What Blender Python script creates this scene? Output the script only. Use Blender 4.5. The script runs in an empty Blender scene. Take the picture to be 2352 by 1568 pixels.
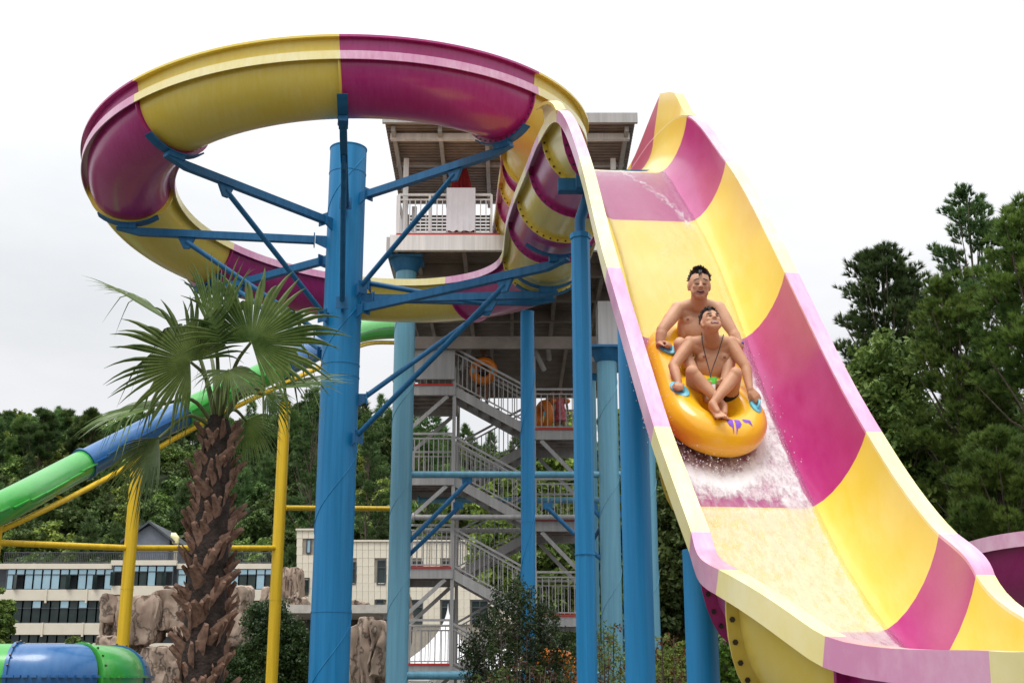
import bpy, bmesh, math, random
import numpy as np
from mathutils import Vector, Matrix, Quaternion
from math import sin, cos, pi, radians, atan2, sqrt
random.seed(7); rng = np.random.default_rng(11)
scn = bpy.context.scene
col = scn.collection

# ------------------------------------------------------------------ camera
F = 2924.0; CX, CY = 1176.0, 784.0           # focal length and centre in units of a 2352 px wide picture
PIT = 0.2724; SP, CP = sin(PIT), cos(PIT); H = 1.7
cam_d = bpy.data.cameras.new('camera'); cam = bpy.data.objects.new('camera', cam_d); col.objects.link(cam)
cam.location = (0, 0, H); cam.rotation_euler = (pi/2 + PIT, 0, 0)
cam_d.sensor_width = 36.0; cam_d.lens = F/2352*36.0; cam_d.clip_start = 0.1; cam_d.clip_end = 3000
scn.camera = cam
# ------------------------------------------------------------------ world: bright overcast
SUN_EL, SUN_AZ = radians(66), radians(200)    # azimuth from +Y clockwise
w = bpy.data.worlds.new('World'); scn.world = w; w.use_nodes = True
nt = w.node_tree; nt.nodes.clear()
def nn(t, typ, **kw):
    n = t.nodes.new(typ)
    for k, v in kw.items(): setattr(n, k, v)
    return n
out = nn(nt, 'ShaderNodeOutputWorld'); bg = nn(nt, 'ShaderNodeBackground')
sky = nn(nt, 'ShaderNodeTexSky', sky_type='NISHITA', sun_disc=False, sun_elevation=SUN_EL, sun_rotation=SUN_AZ)
sk = nn(nt, 'ShaderNodeVectorMath', operation='SCALE'); sk.inputs['Scale'].default_value = 0.10
tc = nn(nt, 'ShaderNodeTexCoord'); mp = nn(nt, 'ShaderNodeMapping'); mp.inputs['Scale'].default_value = (1, 1, 2.6)
no = nn(nt, 'ShaderNodeTexNoise'); no.inputs['Scale'].default_value = 2.2; no.inputs['Detail'].default_value = 6; no.inputs['Roughness'].default_value = .55
rp = nn(nt, 'ShaderNodeValToRGB')
rp.color_ramp.elements[0].position = .36; rp.color_ramp.elements[0].color = (.67, .685, .70, 1)
rp.color_ramp.elements[1].position = .62; rp.color_ramp.elements[1].color = (.80, .80, .81, 1)
sc_ = nn(nt, 'ShaderNodeVectorMath', operation='SCALE'); sc_.inputs['Scale'].default_value = 1.04
mx = nn(nt, 'ShaderNodeMixRGB'); mx.inputs[0].default_value = .93
L = nt.links.new
L(tc.outputs['Generated'], mp.inputs[0]); L(mp.outputs[0], no.inputs[0]); L(no.outputs['Fac'], rp.inputs[0]); L(rp.outputs[0], sc_.inputs[0])
sx = nn(nt, 'ShaderNodeSeparateXYZ'); L(tc.outputs['Generated'], sx.inputs[0])
gr = nn(nt, 'ShaderNodeMapRange'); gr.inputs['From Min'].default_value = 0; gr.inputs['From Max'].default_value = 1; gr.inputs['From Min'].default_value = .25; gr.inputs['To Min'].default_value = .93; gr.inputs['To Max'].default_value = 2.1
L(sx.outputs['Z'], gr.inputs['Value'])      # overcast dome: brightest overhead
gs_ = nn(nt, 'ShaderNodeMath', operation='MULTIPLY'); gs_.inputs[1].default_value = 1.04; L(gr.outputs[0], gs_.inputs[0]); L(gs_.outputs[0], sc_.inputs['Scale'])
L(sky.outputs[0], sk.inputs[0]); L(sk.outputs[0], mx.inputs[1]); L(sc_.outputs[0], mx.inputs[2]); L(mx.outputs[0], bg.inputs[0])
bg.inputs[1].default_value = 1.0; L(bg.outputs[0], out.inputs[0])
sd = bpy.data.lights.new('sun', 'SUN'); sun = bpy.data.objects.new('sun', sd); col.objects.link(sun)
sd.energy = 1.7; sd.angle = radians(25); sd.color = (1, .97, .92)
sun.rotation_euler = Vector((-sin(SUN_AZ)*cos(SUN_EL), -cos(SUN_AZ)*cos(SUN_EL), -sin(SUN_EL))).to_track_quat('-Z', 'Y').to_euler()
scn.view_settings.view_transform = 'Standard'; scn.view_settings.look = 'None'
scn.view_settings.exposure = 0.30; scn.view_settings.gamma = 1; scn.view_settings.use_curve_mapping = False
scn.render.engine = 'CYCLES'
scn.cycles.max_bounces = 7; scn.cycles.transparent_max_bounces = 12; scn.cycles.use_denoising = True

# ------------------------------------------------------------------ placing by sight line
def ray(px, py):
    u = (px-CX)/F; v = (CY-py)/F
    return Vector((u, CP - v*SP, SP + v*CP))
def PY(px, py, Y):
    r = ray(px, py); s = Y/r.y; p = r*s; return Vector((p.x, p.y, p.z+H))
def PD(px, py, zc):
    p = ray(px, py)*zc; return Vector((p.x, p.y, p.z+H))
def PZ(px, py, z):
    r = ray(px, py); s = (z-H)/r.z; p = r*s; return Vector((p.x, p.y, z))
def ZC(p): return p[1]*CP + (p[2]-H)*SP

# ------------------------------------------------------------------ materials
def newmat(name):
    m = bpy.data.materials.new(name); m.use_nodes = True
    return m, m.node_tree, m.node_tree.nodes['Principled BSDF']
def mat(name, c, rough=.5, metal=0., var=.12, scale=3., coat=0., bump=0., bscale=40., c2=None, det=5, stretch=(1, 1, 1), spec=None, sub=0., pos=(.35, .68)):
    m, t, b = newmat(name)
    tc = nn(t, 'ShaderNodeTexCoord'); mp = nn(t, 'ShaderNodeMapping'); mp.inputs['Scale'].default_value = stretch
    n = nn(t, 'ShaderNodeTexNoise'); n.inputs['Scale'].default_value = scale; n.inputs['Detail'].default_value = det; n.inputs['Roughness'].default_value = .62
    r = nn(t, 'ShaderNodeValToRGB'); r.color_ramp.elements[0].position = pos[0]; r.color_ramp.elements[1].position = pos[1]
    if c2 is None:
        c2 = tuple(min(1, x*(1+var)+var*.02) for x in c); c1 = tuple(x*(1-var) for x in c)
    else: c1 = c
    r.color_ramp.elements[0].color = (*c1, 1); r.color_ramp.elements[1].color = (*c2, 1)
    l = t.links.new
    l(tc.outputs['Object'], mp.inputs[0]); l(mp.outputs[0], n.inputs[0]); l(n.outputs['Fac'], r.inputs[0]); l(r.outputs[0], b.inputs['Base Color'])
    b.inputs['Roughness'].default_value = rough; b.inputs['Metallic'].default_value = metal; b.inputs['Coat Weight'].default_value = coat
    b.inputs['Coat Roughness'].default_value = .12
    if spec is not None: b.inputs['Specular IOR Level'].default_value = spec
    if sub: b.inputs['Subsurface Weight'].default_value = sub; b.inputs['Subsurface Radius'].default_value = (.02, .008, .004); b.inputs['Subsurface Scale'].default_value = .5
    if bump:
        n2 = nn(t, 'ShaderNodeTexNoise'); n2.inputs['Scale'].default_value = bscale; n2.inputs['Detail'].default_value = 4
        bp = nn(t, 'ShaderNodeBump'); bp.inputs['Strength'].default_value = bump; bp.inputs['Distance'].default_value = .02
        l(mp.outputs[0], n2.inputs[0]); l(n2.outputs['Fac'], bp.inputs['Height']); l(bp.outputs[0], b.inputs['Normal'])
    return m
def fibreglass(name, c, fade, amt):
    """moulded glass fibre: gloss coat, slow colour drift, chalky bleaching in streaks and fine scuffs"""
    m, t, b = newmat(name); l = t.links.new
    tc = nn(t, 'ShaderNodeTexCoord')
    n = nn(t, 'ShaderNodeTexNoise'); n.inputs['Scale'].default_value = .9; n.inputs['Detail'].default_value = 4
    mp = nn(t, 'ShaderNodeMapping'); mp.inputs['Scale'].default_value = (14, 2.2, 3.5)
    n2 = nn(t, 'ShaderNodeTexNoise'); n2.inputs['Scale'].default_value = 1.; n2.inputs['Detail'].default_value = 8; n2.inputs['Roughness'].default_value = .7
    ad = nn(t, 'ShaderNodeMath', operation='MULTIPLY'); mr = nn(t, 'ShaderNodeMapRange')
    mr.inputs['From Min'].default_value = .16; mr.inputs['From Max'].default_value = .40; mr.inputs['To Max'].default_value = amt
    mix = nn(t, 'ShaderNodeMixRGB'); mix.inputs[1].default_value = (*c, 1); mix.inputs[2].default_value = (*fade, 1)
    l(tc.outputs['Object'], n.inputs[0]); l(tc.outputs['Object'], mp.inputs[0]); l(mp.outputs[0], n2.inputs[0])
    l(n.outputs['Fac'], ad.inputs[0]); l(n2.outputs['Fac'], ad.inputs[1]); l(ad.outputs[0], mr.inputs['Value']); l(mr.outputs[0], mix.inputs[0])
    l(mix.outputs[0], b.inputs['Base Color'])
    rr = nn(t, 'ShaderNodeMapRange'); rr.inputs['To Min'].default_value = .22; rr.inputs['To Max'].default_value = .42
    l(n2.outputs['Fac'], rr.inputs['Value']); l(rr.outputs[0], b.inputs['Roughness'])
    b.inputs['Coat Weight'].default_value = .35; b.inputs['Coat Roughness'].default_value = .15
    n3 = nn(t, 'ShaderNodeTexNoise'); n3.inputs['Scale'].default_value = 3.5; n3.inputs['Detail'].default_value = 3
    bp = nn(t, 'ShaderNodeBump'); bp.inputs['Strength'].default_value = .25; bp.inputs['Distance'].default_value = .012
    l(tc.outputs['Object'], n3.inputs[0]); l(n3.outputs['Fac'], bp.inputs['Height']); l(bp.outputs[0], b.inputs['Normal'])
    return m
def painted_steel(name, c, chip=(.09, .05, .03), amt=.5, rough=.35, ang=True):
    """painted tube: sun-faded runs down the length, rust specks"""
    m, t, b = newmat(name); l = t.links.new
    tc = nn(t, 'ShaderNodeTexCoord'); mp = nn(t, 'ShaderNodeMapping'); mp.inputs['Scale'].default_value = (9, 9, .35)
    n = nn(t, 'ShaderNodeTexNoise'); n.inputs['Scale'].default_value = 1.; n.inputs['Detail'].default_value = 6; n.inputs['Roughness'].default_value = .65
    r = nn(t, 'ShaderNodeValToRGB'); r.color_ramp.elements[0].position = .3; r.color_ramp.elements[1].position = .75
    r.color_ramp.elements[0].color = (*[x*.80 for x in c], 1); r.color_ramp.elements[1].color = (*[min(1, x*1.15+.015) for x in c], 1)
    n2 = nn(t, 'ShaderNodeTexNoise'); n2.inputs['Scale'].default_value = 5.; n2.inputs['Detail'].default_value = 8; n2.inputs['Roughness'].default_value = .8
    mr = nn(t, 'ShaderNodeMapRange'); mr.inputs['From Min'].default_value = .70; mr.inputs['From Max'].default_value = .76; mr.inputs['To Max'].default_value = amt
    mix = nn(t, 'ShaderNodeMixRGB'); mix.inputs[2].default_value = (*chip, 1)
    l(tc.outputs['Object'], mp.inputs[0]); l(mp.outputs[0], n.inputs[0]); l(n.outputs['Fac'], r.inputs[0]); l(tc.outputs['Object'], n2.inputs[0])
    l(n2.outputs['Fac'], mr.inputs['Value']); l(mr.outputs[0], mix.inputs[0]); l(r.outputs[0], mix.inputs[1]); l(mix.outputs[0], b.inputs['Base Color'])
    b.inputs['Roughness'].default_value = rough; b.inputs['Specular IOR Level'].default_value = .35
    return m
M = {}
M['mag'] = fibreglass('magenta_gelcoat', (.42, .014, .175), (.57, .10, .34), .4)
M['yel'] = fibreglass('yellow_gelcoat', (.82, .61, .068), (.87, .75, .26), .5)
M['mag_f'] = fibreglass('bleached_glare_magenta_gelcoat', (.67, .27, .46), (.86, .60, .72), .75)  # rim colour: bleached gelcoat, lightened further to paint in sky glare
M['yel_f'] = fibreglass('bleached_glare_yellow_gelcoat', (.86, .74, .30), (.92, .86, .55), .8)  # yellow counterpart: bleaching plus sky glare put into the colour
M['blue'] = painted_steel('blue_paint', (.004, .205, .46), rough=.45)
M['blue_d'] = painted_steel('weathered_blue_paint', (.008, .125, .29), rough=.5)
M['lblue'] = painted_steel('pale_blue_paint', (.13, .34, .46), amt=.25)
M['ylw'] = painted_steel('yellow_paint', (.72, .47, .012), amt=.35)
M['grey'] = painted_steel('grey_paint', (.42, .41, .40), amt=.2, rough=.5)
M['white'] = painted_steel('white_paint', (.78, .78, .77), amt=.3, rough=.4)
M['bolt'] = mat('bolt_steel', (.10, .09, .08), .5, .8)
M['red'] = mat('red_rubber_edge', (.55, .03, .02), .5)
M['deck_under'] = mat('brown_grey_steel_sheet', (.27, .225, .195), .65, var=.2, scale=2)
M['concrete'] = mat('concrete', (.50, .47, .42), .85, var=.15, bump=.3)

# ------------------------------------------------------------------ mesh helpers
WM = {}
class MB:
    def __init__(s): s.v = []; s.f = []; s.m = []
    def add(s, vs, fs, mi=0):
        o = len(s.v); s.v += [tuple(v) for v in vs]; s.f += [tuple(i+o for i in f) for f in fs]; s.m += [mi]*len(fs); return s
    def box(s, c, size, R=None, mi=0, taper=1.):
        hx, hy, hz = size[0]/2, size[1]/2, size[2]/2
        vs = [Vector((x*hx*(taper if z > 0 else 1), y*hy*(taper if z > 0 else 1), z*hz)) for z in (-1, 1) for y in (-1, 1) for x in (-1, 1)]
        if R is not None: vs = [R @ v for v in vs]
        c = Vector(c)
        return s.add([v+c for v in vs], [(0, 2, 3, 1), (4, 5, 7, 6), (0, 1, 5, 4), (2, 6, 7, 3), (0, 4, 6, 2), (1, 3, 7, 5)], mi)
    def bar(s, a, b, w, h, mi=0, up=(0, 0, 1)):
        a = Vector(a); b = Vector(b); t = (b-a); ln = t.length
        if ln < 1e-6: return s
        t /= ln; u = Vector(up); r = t.cross(u)
        if r.length < 1e-3: r = t.cross(Vector((0, 1, 0)))
        r.normalize(); u = r.cross(t)
        return s.box((a+b)/2, (w, ln, h), Matrix((r, t, u)).transposed(), mi)
    def tube(s, pts, r, n=10, mi=0, cap=True):
        pts = [Vector(p) for p in pts]; rs = r if isinstance(r, (list, tuple)) else [r]*len(pts)
        o = len(s.v); k = len(pts); prev = None
        for i, p in enumerate(pts):
            t = (pts[min(i+1, k-1)]-pts[max(i-1, 0)]).normalized()
            if prev is None:
                a = t.cross(Vector((0, 0, 1)));
                if a.length < 1e-2: a = t.cross(Vector((0, 1, 0)))
                a.normalize()
            else:
                a = (prev - t*prev.dot(t)).normalized()
            prev = a; b = t.cross(a)
            for j in range(n):
                q = 2*pi*j/n; s.v.append(tuple(p + (a*cos(q)+b*sin(q))*rs[i]))
        for i in range(k-1):
            for j in range(n):
                a0 = o+i*n+j; a1 = o+i*n+(j+1) % n
                s.f.append((a0, a1, a1+n, a0+n)); s.m.append(mi)
        if cap:
            s.f.append(tuple(o+j for j in range(n))[::-1]); s.f.append(tuple(o+(k-1)*n+j for j in range(n))); s.m += [mi, mi]
        return s
    def ball(s, c, r, R=None, nu=12, nv=8, mi=0):
        if not isinstance(r, (tuple, list)): r = (r, r, r)
        c = Vector(c); vs = [Vector((0, 0, r[2]))]
        for i in range(1, nv):
            a = pi*i/nv
            for j in range(nu):
                q = 2*pi*j/nu; vs.append(Vector((r[0]*sin(a)*cos(q), r[1]*sin(a)*sin(q), r[2]*cos(a))))
        vs.append(Vector((0, 0, -r[2])))
        if R is not None: vs = [R @ v for v in vs]
        fs = [(0, 1+j, 1+(j+1) % nu) for j in range(nu)]
        for i in range(nv-2):
            for j in range(nu):
                a0 = 1+i*nu+j; a1 = 1+i*nu+(j+1) % nu; fs.append((a0, a0+nu, a1+nu, a1))
        e = len(vs)-1; b0 = 1+(nv-2)*nu
        fs += [(b0+j, e, b0+(j+1) % nu) for j in range(nu)]
        return s.add([v+c for v in vs], fs, mi)
    def prism(s, poly, axis_a, axis_b, org, depth_vec, mi=0):
        n = len(poly); o = Vector(org); A = Vector(axis_a); B = Vector(axis_b); D = Vector(depth_vec)
        vs = [o+A*p[0]+B*p[1] for p in poly]; vs += [v+D for v in vs]
        fs = [tuple(range(n))[::-1], tuple(range(n, 2*n))]+[(i, (i+1) % n, n+(i+1) % n, n+i) for i in range(n)]
        return s.add(vs, fs, mi)
    def mesh(s, name, mats, smooth=False, ang=None):
        me = bpy.data.meshes.new(name); me.from_pydata(s.v, [], s.f)
        if not isinstance(mats, (list, tuple)): mats = [mats]
        for m in mats: me.materials.append(m)
        if len(mats) > 1: me.polygons.foreach_set('material_index', s.m)
        if smooth:
            me.polygons.foreach_set('use_smooth', [True]*len(me.polygons))
            if ang is None: ang = 40
            try: me.set_sharp_from_angle(angle=radians(ang))
            except Exception: pass
        me.update(); return me
    def build(s, name, mats, parent=None, smooth=False, ang=None):
        return link(name, s.mesh(name, mats, smooth, ang), parent)
def link(name, me, parent=None, mw=None):
    o = bpy.data.objects.new(name, me); col.objects.link(o)
    if parent is not None:
        o.parent = parent; o.matrix_parent_inverse = WM[parent.name].inverted()
    if mw is not None: o.matrix_basis = mw
    WM[o.name] = mw if mw is not None else Matrix.Identity(4)
    return o
def thing(name, loc, label, cat, group=None):
    o = bpy.data.objects.new(name, None); col.objects.link(o); o.location = loc; o.empty_display_size = .2
    WM[o.name] = Matrix.Translation(Vector(loc)); o['label'] = label; o['category'] = cat
    if group: o['group'] = group
    return o
def tag(o, label=None, cat=None, group=None, kind=None):
    if label: o['label'] = label
    if cat: o['category'] = cat
    if group: o['group'] = group
    if kind: o['kind'] = kind
    return o
def copy_tree(o, parent=None):
    c = o.copy(); col.objects.link(c)
    if parent is not None: c.parent = parent
    for ch in list(o.children): copy_tree(ch, c)
    return c
def np_mesh(name, V, Fc, mats, smooth=False, mi=None):
    me = bpy.data.meshes.new(name); V = np.asarray(V, dtype=np.float32); Fc = np.asarray(Fc, dtype=np.int32)
    nf, k = Fc.shape
    me.vertices.add(len(V)); me.vertices.foreach_set('co', V.ravel())
    me.loops.add(nf*k); me.loops.foreach_set('vertex_index', Fc.ravel())
    me.polygons.add(nf); me.polygons.foreach_set('loop_start', np.arange(0, nf*k, k, dtype=np.int32))
    if not isinstance(mats, (list, tuple)): mats = [mats]
    for m in mats: me.materials.append(m)
    if mi is not None: me.polygons.foreach_set('material_index', np.asarray(mi, dtype=np.int32))
    if smooth: me.polygons.foreach_set('use_smooth', np.ones(nf, dtype=bool))
    me.update(calc_edges=True); me.validate(); return me

# ================================================================== the big open raft slide
W = 1.50; DEP = .70; FW = .43
def catmull(P, per=10):
    P = [Vector(p) for p in P]; out_ = []; idx = []
    n = len(P)
    for i in range(n-1):
        p0 = P[i-1] if i else P[0]*2-P[1]; p1 = P[i]; p2 = P[i+1]; p3 = P[i+2] if i+2 < n else P[n-1]*2-P[n-2]
        t0 = 0; t1 = t0+sqrt((p1-p0).length); t2 = t1+sqrt((p2-p1).length); t3 = t2+sqrt((p3-p2).length)
        idx.append(len(out_))
        for k in range(per):
            t = t1+(t2-t1)*k/per
            A1 = p0*((t1-t)/(t1-t0))+p1*((t-t0)/(t1-t0)); A2 = p1*((t2-t)/(t2-t1))+p2*((t-t1)/(t2-t1)); A3 = p2*((t3-t)/(t3-t2))+p3*((t-t2)/(t3-t2))
            B1 = A1*((t2-t)/(t2-t0))+A2*((t-t0)/(t2-t0)); B2 = A2*((t3-t)/(t3-t1))+A3*((t-t1)/(t3-t1))
            out_.append(B1*((t2-t)/(t2-t1))+B2*((t-t1)/(t2-t1)))
    idx.append(len(out_)); out_.append(P[-1]); return out_, idx
def frames(pts):
    fr = []
    for i, p in enumerate(pts):
        t = (pts[min(i+1, len(pts)-1)]-pts[max(i-1, 0)]).normalized()
        n = (Vector((0, 0, 1))-t*t.z).normalized(); r = t.cross(n); fr.append((p, t, n, r))
    return fr
def prof(e, k=22, off=0., W_=None, D_=None):
    W_ = W_ or W; D_ = D_ or DEP; res = []
    mixk = max(0., min(1., (e-2.05)/.75)); e_ = min(e, 2.05) if e > 2.05 else e
    for i in range(k+1):
        a = pi*i/k; c_, s_ = cos(a), sin(a)
        u = -(W_/2+off)*(abs(c_)**(2/e_))*(1 if c_ >= 0 else -1); n = -(D_+off)*(abs(s_)**(2/e_))
        if mixk > 0:                                   # flat floor meeting curved walls at a soft crease
            g_ = abs(2*i/k-1); sg = 1 if c_ >= 0 else -1; fl_ = .27
            if g_ < fl_: u2, n2 = g_/fl_*FW, -1.
            else: q = (g_-fl_)/(1-fl_); q = sin(q*pi/2) if q < 1 else 1.; u2, n2 = FW+(W_/2-FW)*q, -(max(0, 1-q**1.75))**(1/1.75)
            u = u*(1-mixk)-sg*(u2+off*min(1, u2/FW))*mixk; n = n*(1-mixk)+(n2*(D_+off))*mixk
        res.append((u, n))
    return res
def sweep(mb, fr, loop, closed=True, cap=True, flip=False):
    o = len(mb.v); k = len(loop(0) if callable(loop) else loop); m = len(fr)
    for i, (p, t, n, r) in enumerate(fr):
        lp = loop(i/(m-1)) if callable(loop) else loop
        for (u, h) in lp: mb.v.append(tuple(p + r*u + n*h))
    for i in range(m-1):
        for j in range(k if closed else k-1):
            a = o+i*k+j; b = o+i*k+(j+1) % k
            mb.f.append((a, b, b+k, a+k)); mb.m.append(0)
    if cap and closed:
        mb.f.append(tuple(range(o, o+k))[::-1]); mb.f.append(tuple(range(o+(m-1)*k, o+m*k))); mb.m += [0, 0]
slide = thing('water_slide', (-3.56, 24, H), 'yellow and magenta open raft slide looping round the thick blue column, with the riders', 'water slide')
LIP, LH, TH = .125, .13, .014
bolt_me = MB().tube([(0, 0, -.012), (0, 0, .012)], .017, 6).mesh('bolt', M['bolt'])
def section(fr, colr, e0=2., e1=None, ext=None, flange=True, bolts=0, lip=LIP, ext_side=-1, root=None, ext2=None):
    e1 = e1 or e0
    body = MB()
    def lp(s):
        e = e0+(e1-e0)*s; a = prof(e); b = prof(e, off=TH); return a+b[::-1]
    sweep(body, fr, lp)
    o = body.build('slide_section', M[colr], root or slide, True, 50)
    for sg in (-1, 1):
        x0 = W/2+TH; x1 = W/2+lip; rm = MB()
        poly = [(x0-TH, .0), (x0-TH, .022), (x1, .022), (x1, -LH), (x1-.018, -LH), (x1-.018, 0.)]
        poly = [(sg*a, b) for a, b in poly]
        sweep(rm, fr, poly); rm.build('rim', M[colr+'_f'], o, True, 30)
    for ext, ext_side in ([(ext, ext_side)] if ext else [])+([(ext2, -ext_side)] if ext2 else []):
        def el(s):
            h = ext(s); x = W/2+.004
            pl = [(x, .024), (x+.01+h*.10, h), (x+.13+h*.10, h-.01), (x+.13+h*.10, h-.05), (x+.118+h*.10, h-.05), (x+.118+h*.10, h-.025), (x+.03+h*.10, h-.025), (x+.02, .024)]
            return [(ext_side*a, b) for a, b in pl]
        ex = MB(); sweep(ex, fr, el); ex.build('raised_side_wall', M[colr], o, True, 30)
    if flange:
        fl = MB(); a = prof(e0, off=TH); b = prof(e0, off=.085)
        p, t, n, r = fr[0]
        f2 = [(p+t*.022, t, n, r), (p+t*.044, t, n, r)]
        sweep(fl, f2, [x for x in a]+[x for x in b[::-1]]); fo = fl.build('flange', M[colr], o, True, 30)
        if bolts:
            c = prof(e0, k=bolts, off=.055)
            for (u, h) in c[1:-1]:
                q = Matrix.Translation(p+t*.044+r*u+n*h) @ t.to_track_quat('Z', 'Y').to_matrix().to_4x4()
                link('bolt', bolt_me, o, q)
    return o
C0 = Vector((-3.46, 24.0)); RR = 4.12
def ring_pt(a):   # a = travelled degrees, 0 at the right-hand side, near side at 90
    th = radians(-a); return Vector((C0.x+RR*cos(th), C0.y+RR*sin(th), H+10.84-.0064*a))
# seams of the drop: inner rim edges seen left and right (x, x, y)
seams_px = [(1301, 1580, 264), (1354, 1669, 370), (1423, 1806, 625), (1534, 1997, 991), (1628, 2161, 1230), (1681, 2267, 1322)]
drop = [PD((a+b)/2, y, F*W/(b-a)) for a, b, y in seams_px]
# incoming run from the tower platform
inc = [Vector((.32, 32.2, H+11.85)), Vector((.40, 30.4, H+11.65)), Vector((.48, 28.7, H+11.45)), Vector((.55, 27.0, H+11.25)), Vector((.62, 25.5, H+11.05))]
ctrl = list(inc); seam = list(range(len(inc)))
cols = ['mag', 'yel', 'mag', 'yel']
a = -7
ringa = [-7+15*i for i in range(25)]     # -7 .. 353
seam.append(len(ctrl))                    # ring start
for i, ad in enumerate(ringa):
    if i and i % 3 == 0: seam.append(len(ctrl))
    ctrl.append(ring_pt(ad))
cols += ['mag']+['yel', 'mag', 'yel', 'mag', 'yel', 'mag', 'yel', 'mag']
top = drop[0]
ex = ctrl[-1]
outp = [Vector((.76, 21.9, H+8.36)), Vector((.90, 20.0, H+8.10)), Vector((1.08, 18.2, H+7.84)), Vector((1.24, 16.4, H+7.55))]
for p in outp: seam.append(len(ctrl)); ctrl.append(p)
cols += ['yel', 'mag', 'yel', 'mag', 'yel']
for p in drop: seam.append(len(ctrl)); ctrl.append(p)
tail = [Vector((2.36, 6.75, H+.27)), Vector((2.79, 5.5, H+.16)), Vector((2.86, 4.6, H+.14)), Vector((2.86, 3.4, H+.12))]
for p in tail: seam.append(len(ctrl)); ctrl.append(p)
cols += ['mag', 'yel', 'mag', 'yel', 'mag', 'yel', 'mag', 'yel', 'mag']
pts, idx = catmull(ctrl, 8)
FR = frames(pts)
n_in = len(inc); 
print('sections', len(seam)-1, 'cols', len(cols))
seam_i = [idx[s] for s in seam]
for k in range(len(seam_i)-1):
    fr = FR[seam_i[k]:seam_i[k+1]+1]
    ring = n_in <= k < n_in+8; dropk = k >= n_in+8+5
    outk = n_in+8 <= k < n_in+8+5
    ext = None; side = -1
    if ring: ext = (lambda s: .31)
    if k == n_in-1: ext = (lambda s: .34*min(1, .1+s*1.2))
    if outk and k-n_in-8 in (2, 3):
        j = k-n_in-8; ext = (lambda s: .05+.10*s) if j == 2 else (lambda s: .15+.47*s**1.3)
    if k == n_in+8+4: ext = (lambda s: .03+.36*(1-s)**.8); side = 1
    q = 2. if k < n_in+8+2 else 2.4
    e0, e1 = (2.05, 2.05)
    if k == n_in+8+4: e0, e1 = 2.05, 2.8
    if dropk: e0 = e1 = 2.8
    section(fr, cols[k], e0, e1, ext, True, 20 if (k >= n_in+8 or k < n_in or k in (n_in+1, n_in+3, n_in+4)) else 0, ext_side=side, ext2=(lambda s: .62*(1-s)**.7*(1 if s < .55 else max(0, 1-(s-.55)/.45))+.03) if k == n_in+8+4 else None)

# ------------------------------------------------------------------ water running down the drop
FD = FR[seam_i[n_in+8+3]:]
arc = [0.]
for i in range(1, len(FD)): arc.append(arc[-1]+(FD[i][0]-FD[i-1][0]).length)
s_crest = arc[seam_i[n_in+8+5]-seam_i[n_in+8+3]]; sS = [arc[seam_i[n_in+8+5+i]-seam_i[n_in+8+3]] for i in range(7)]
def frame_at(s):
    s = max(0, min(arc[-1]-1e-4, s)); i = int(np.searchsorted(arc, s, side='right')-1); f = (s-arc[i])/(arc[i+1]-arc[i])
    A, B = FD[i], FD[i+1]; return tuple(A[k].lerp(B[k], f) for k in range(4))
def surf(s, u, lift=0.):
    p, t, n, r = frame_at(s); q = max(0, (abs(u)-FW)/(W/2-FW)); h = -DEP*(max(0, 1-q**1.75))**(1/1.75); return p+r*u+n*(h+lift)
S_T = sS[1]+ (sS[2]-sS[1])*.62      # where the raft is

# ================================================================== ground, hill
M['ground'] = mat('paving_and_soil', (.085, .078, .065), .9, var=.3, scale=.6, bump=.4)
g = MB(); g.add([(-900, -300, 0), (900, -300, 0), (900, 900, 0), (-900, 900, 0)], [(0, 1, 2, 3)])
tag(g.build('ground', M['ground']), kind='structure')

# ================================================================== steel columns
def column_mb(x, y, z0, z1, r, facets=40, spiral=0., wob=0.):
    mb = MB(); mb.tube([(x, y, z0), (x, y, z1)], r, facets)
    if spiral:                                     # raised spiral weld seam
        pts_ = []; z = z0; 
        nst = int((z1-z0)/spiral*28)
        for i in range(nst): a = 2*pi*i/28; pts_.append((x+cos(a)*(r+.002), y+sin(a)*(r+.002), z0+(z1-z0)*i/nst))
        mb.tube(pts_, .011, 5)
    return mb
def hor_pole(px_l, px_r, py, z=None, Y=None):
    pass
POLE = Vector((-3.34, 24.0)); PR = .37
main = thing('support_column', (POLE.x, POLE.y, 0), 'thick bright blue column in the middle of the loop, carrying all its arms', 'column', 'blue steel columns under the slide')
z_top = PY(793, 345, 24).z
column_mb(POLE.x, POLE.y, 0, z_top, PR, 48, 3.1).build('pole', M['blue'], main, True)
MB().tube([(POLE.x, POLE.y, z_top), (POLE.x, POLE.y, z_top+.02)], PR+.012, 48).build('cap_plate', M['blue'], main, True)
rg = MB(); 
for zz in (z_top-.55, z_top-4.8, 3.2, 7.9): rg.tube([(POLE.x, POLE.y, zz), (POLE.x, POLE.y, zz+.02)], PR+.008, 48)
rg.build('weld_band', M['blue'], main, True)
def nearest_path(px, py):
    best = None
    for (p, t, n, r) in FR:
        q = p-n*(DEP+.05); zc = ZC(q)
        x = CX+F*q.x/zc; y = CY-F*((q.z-H)*CP-q.y*SP)/zc
        d = (x-px)**2+(y-py)**2
        if best is None or d < best[0]: best = (d, p, t, n, r, q)
    return best
def gusset(mb, p, dirv, s=.22):
    d = Vector(dirv); d.z = 0; d.normalize(); side = d.cross(Vector((0, 0, 1)))
    mb.prism([(0, .1), (0, -.16), (s, -.06), (s, .1)], d, Vector((0, 0, 1)), Vector(p)-d*.02-side*.012, side*.024)
    mb.box(Vector(p)+d*s, (.02, .24, .24), Matrix((d, side, Vector((0, 0, 1)))).transposed())
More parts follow.
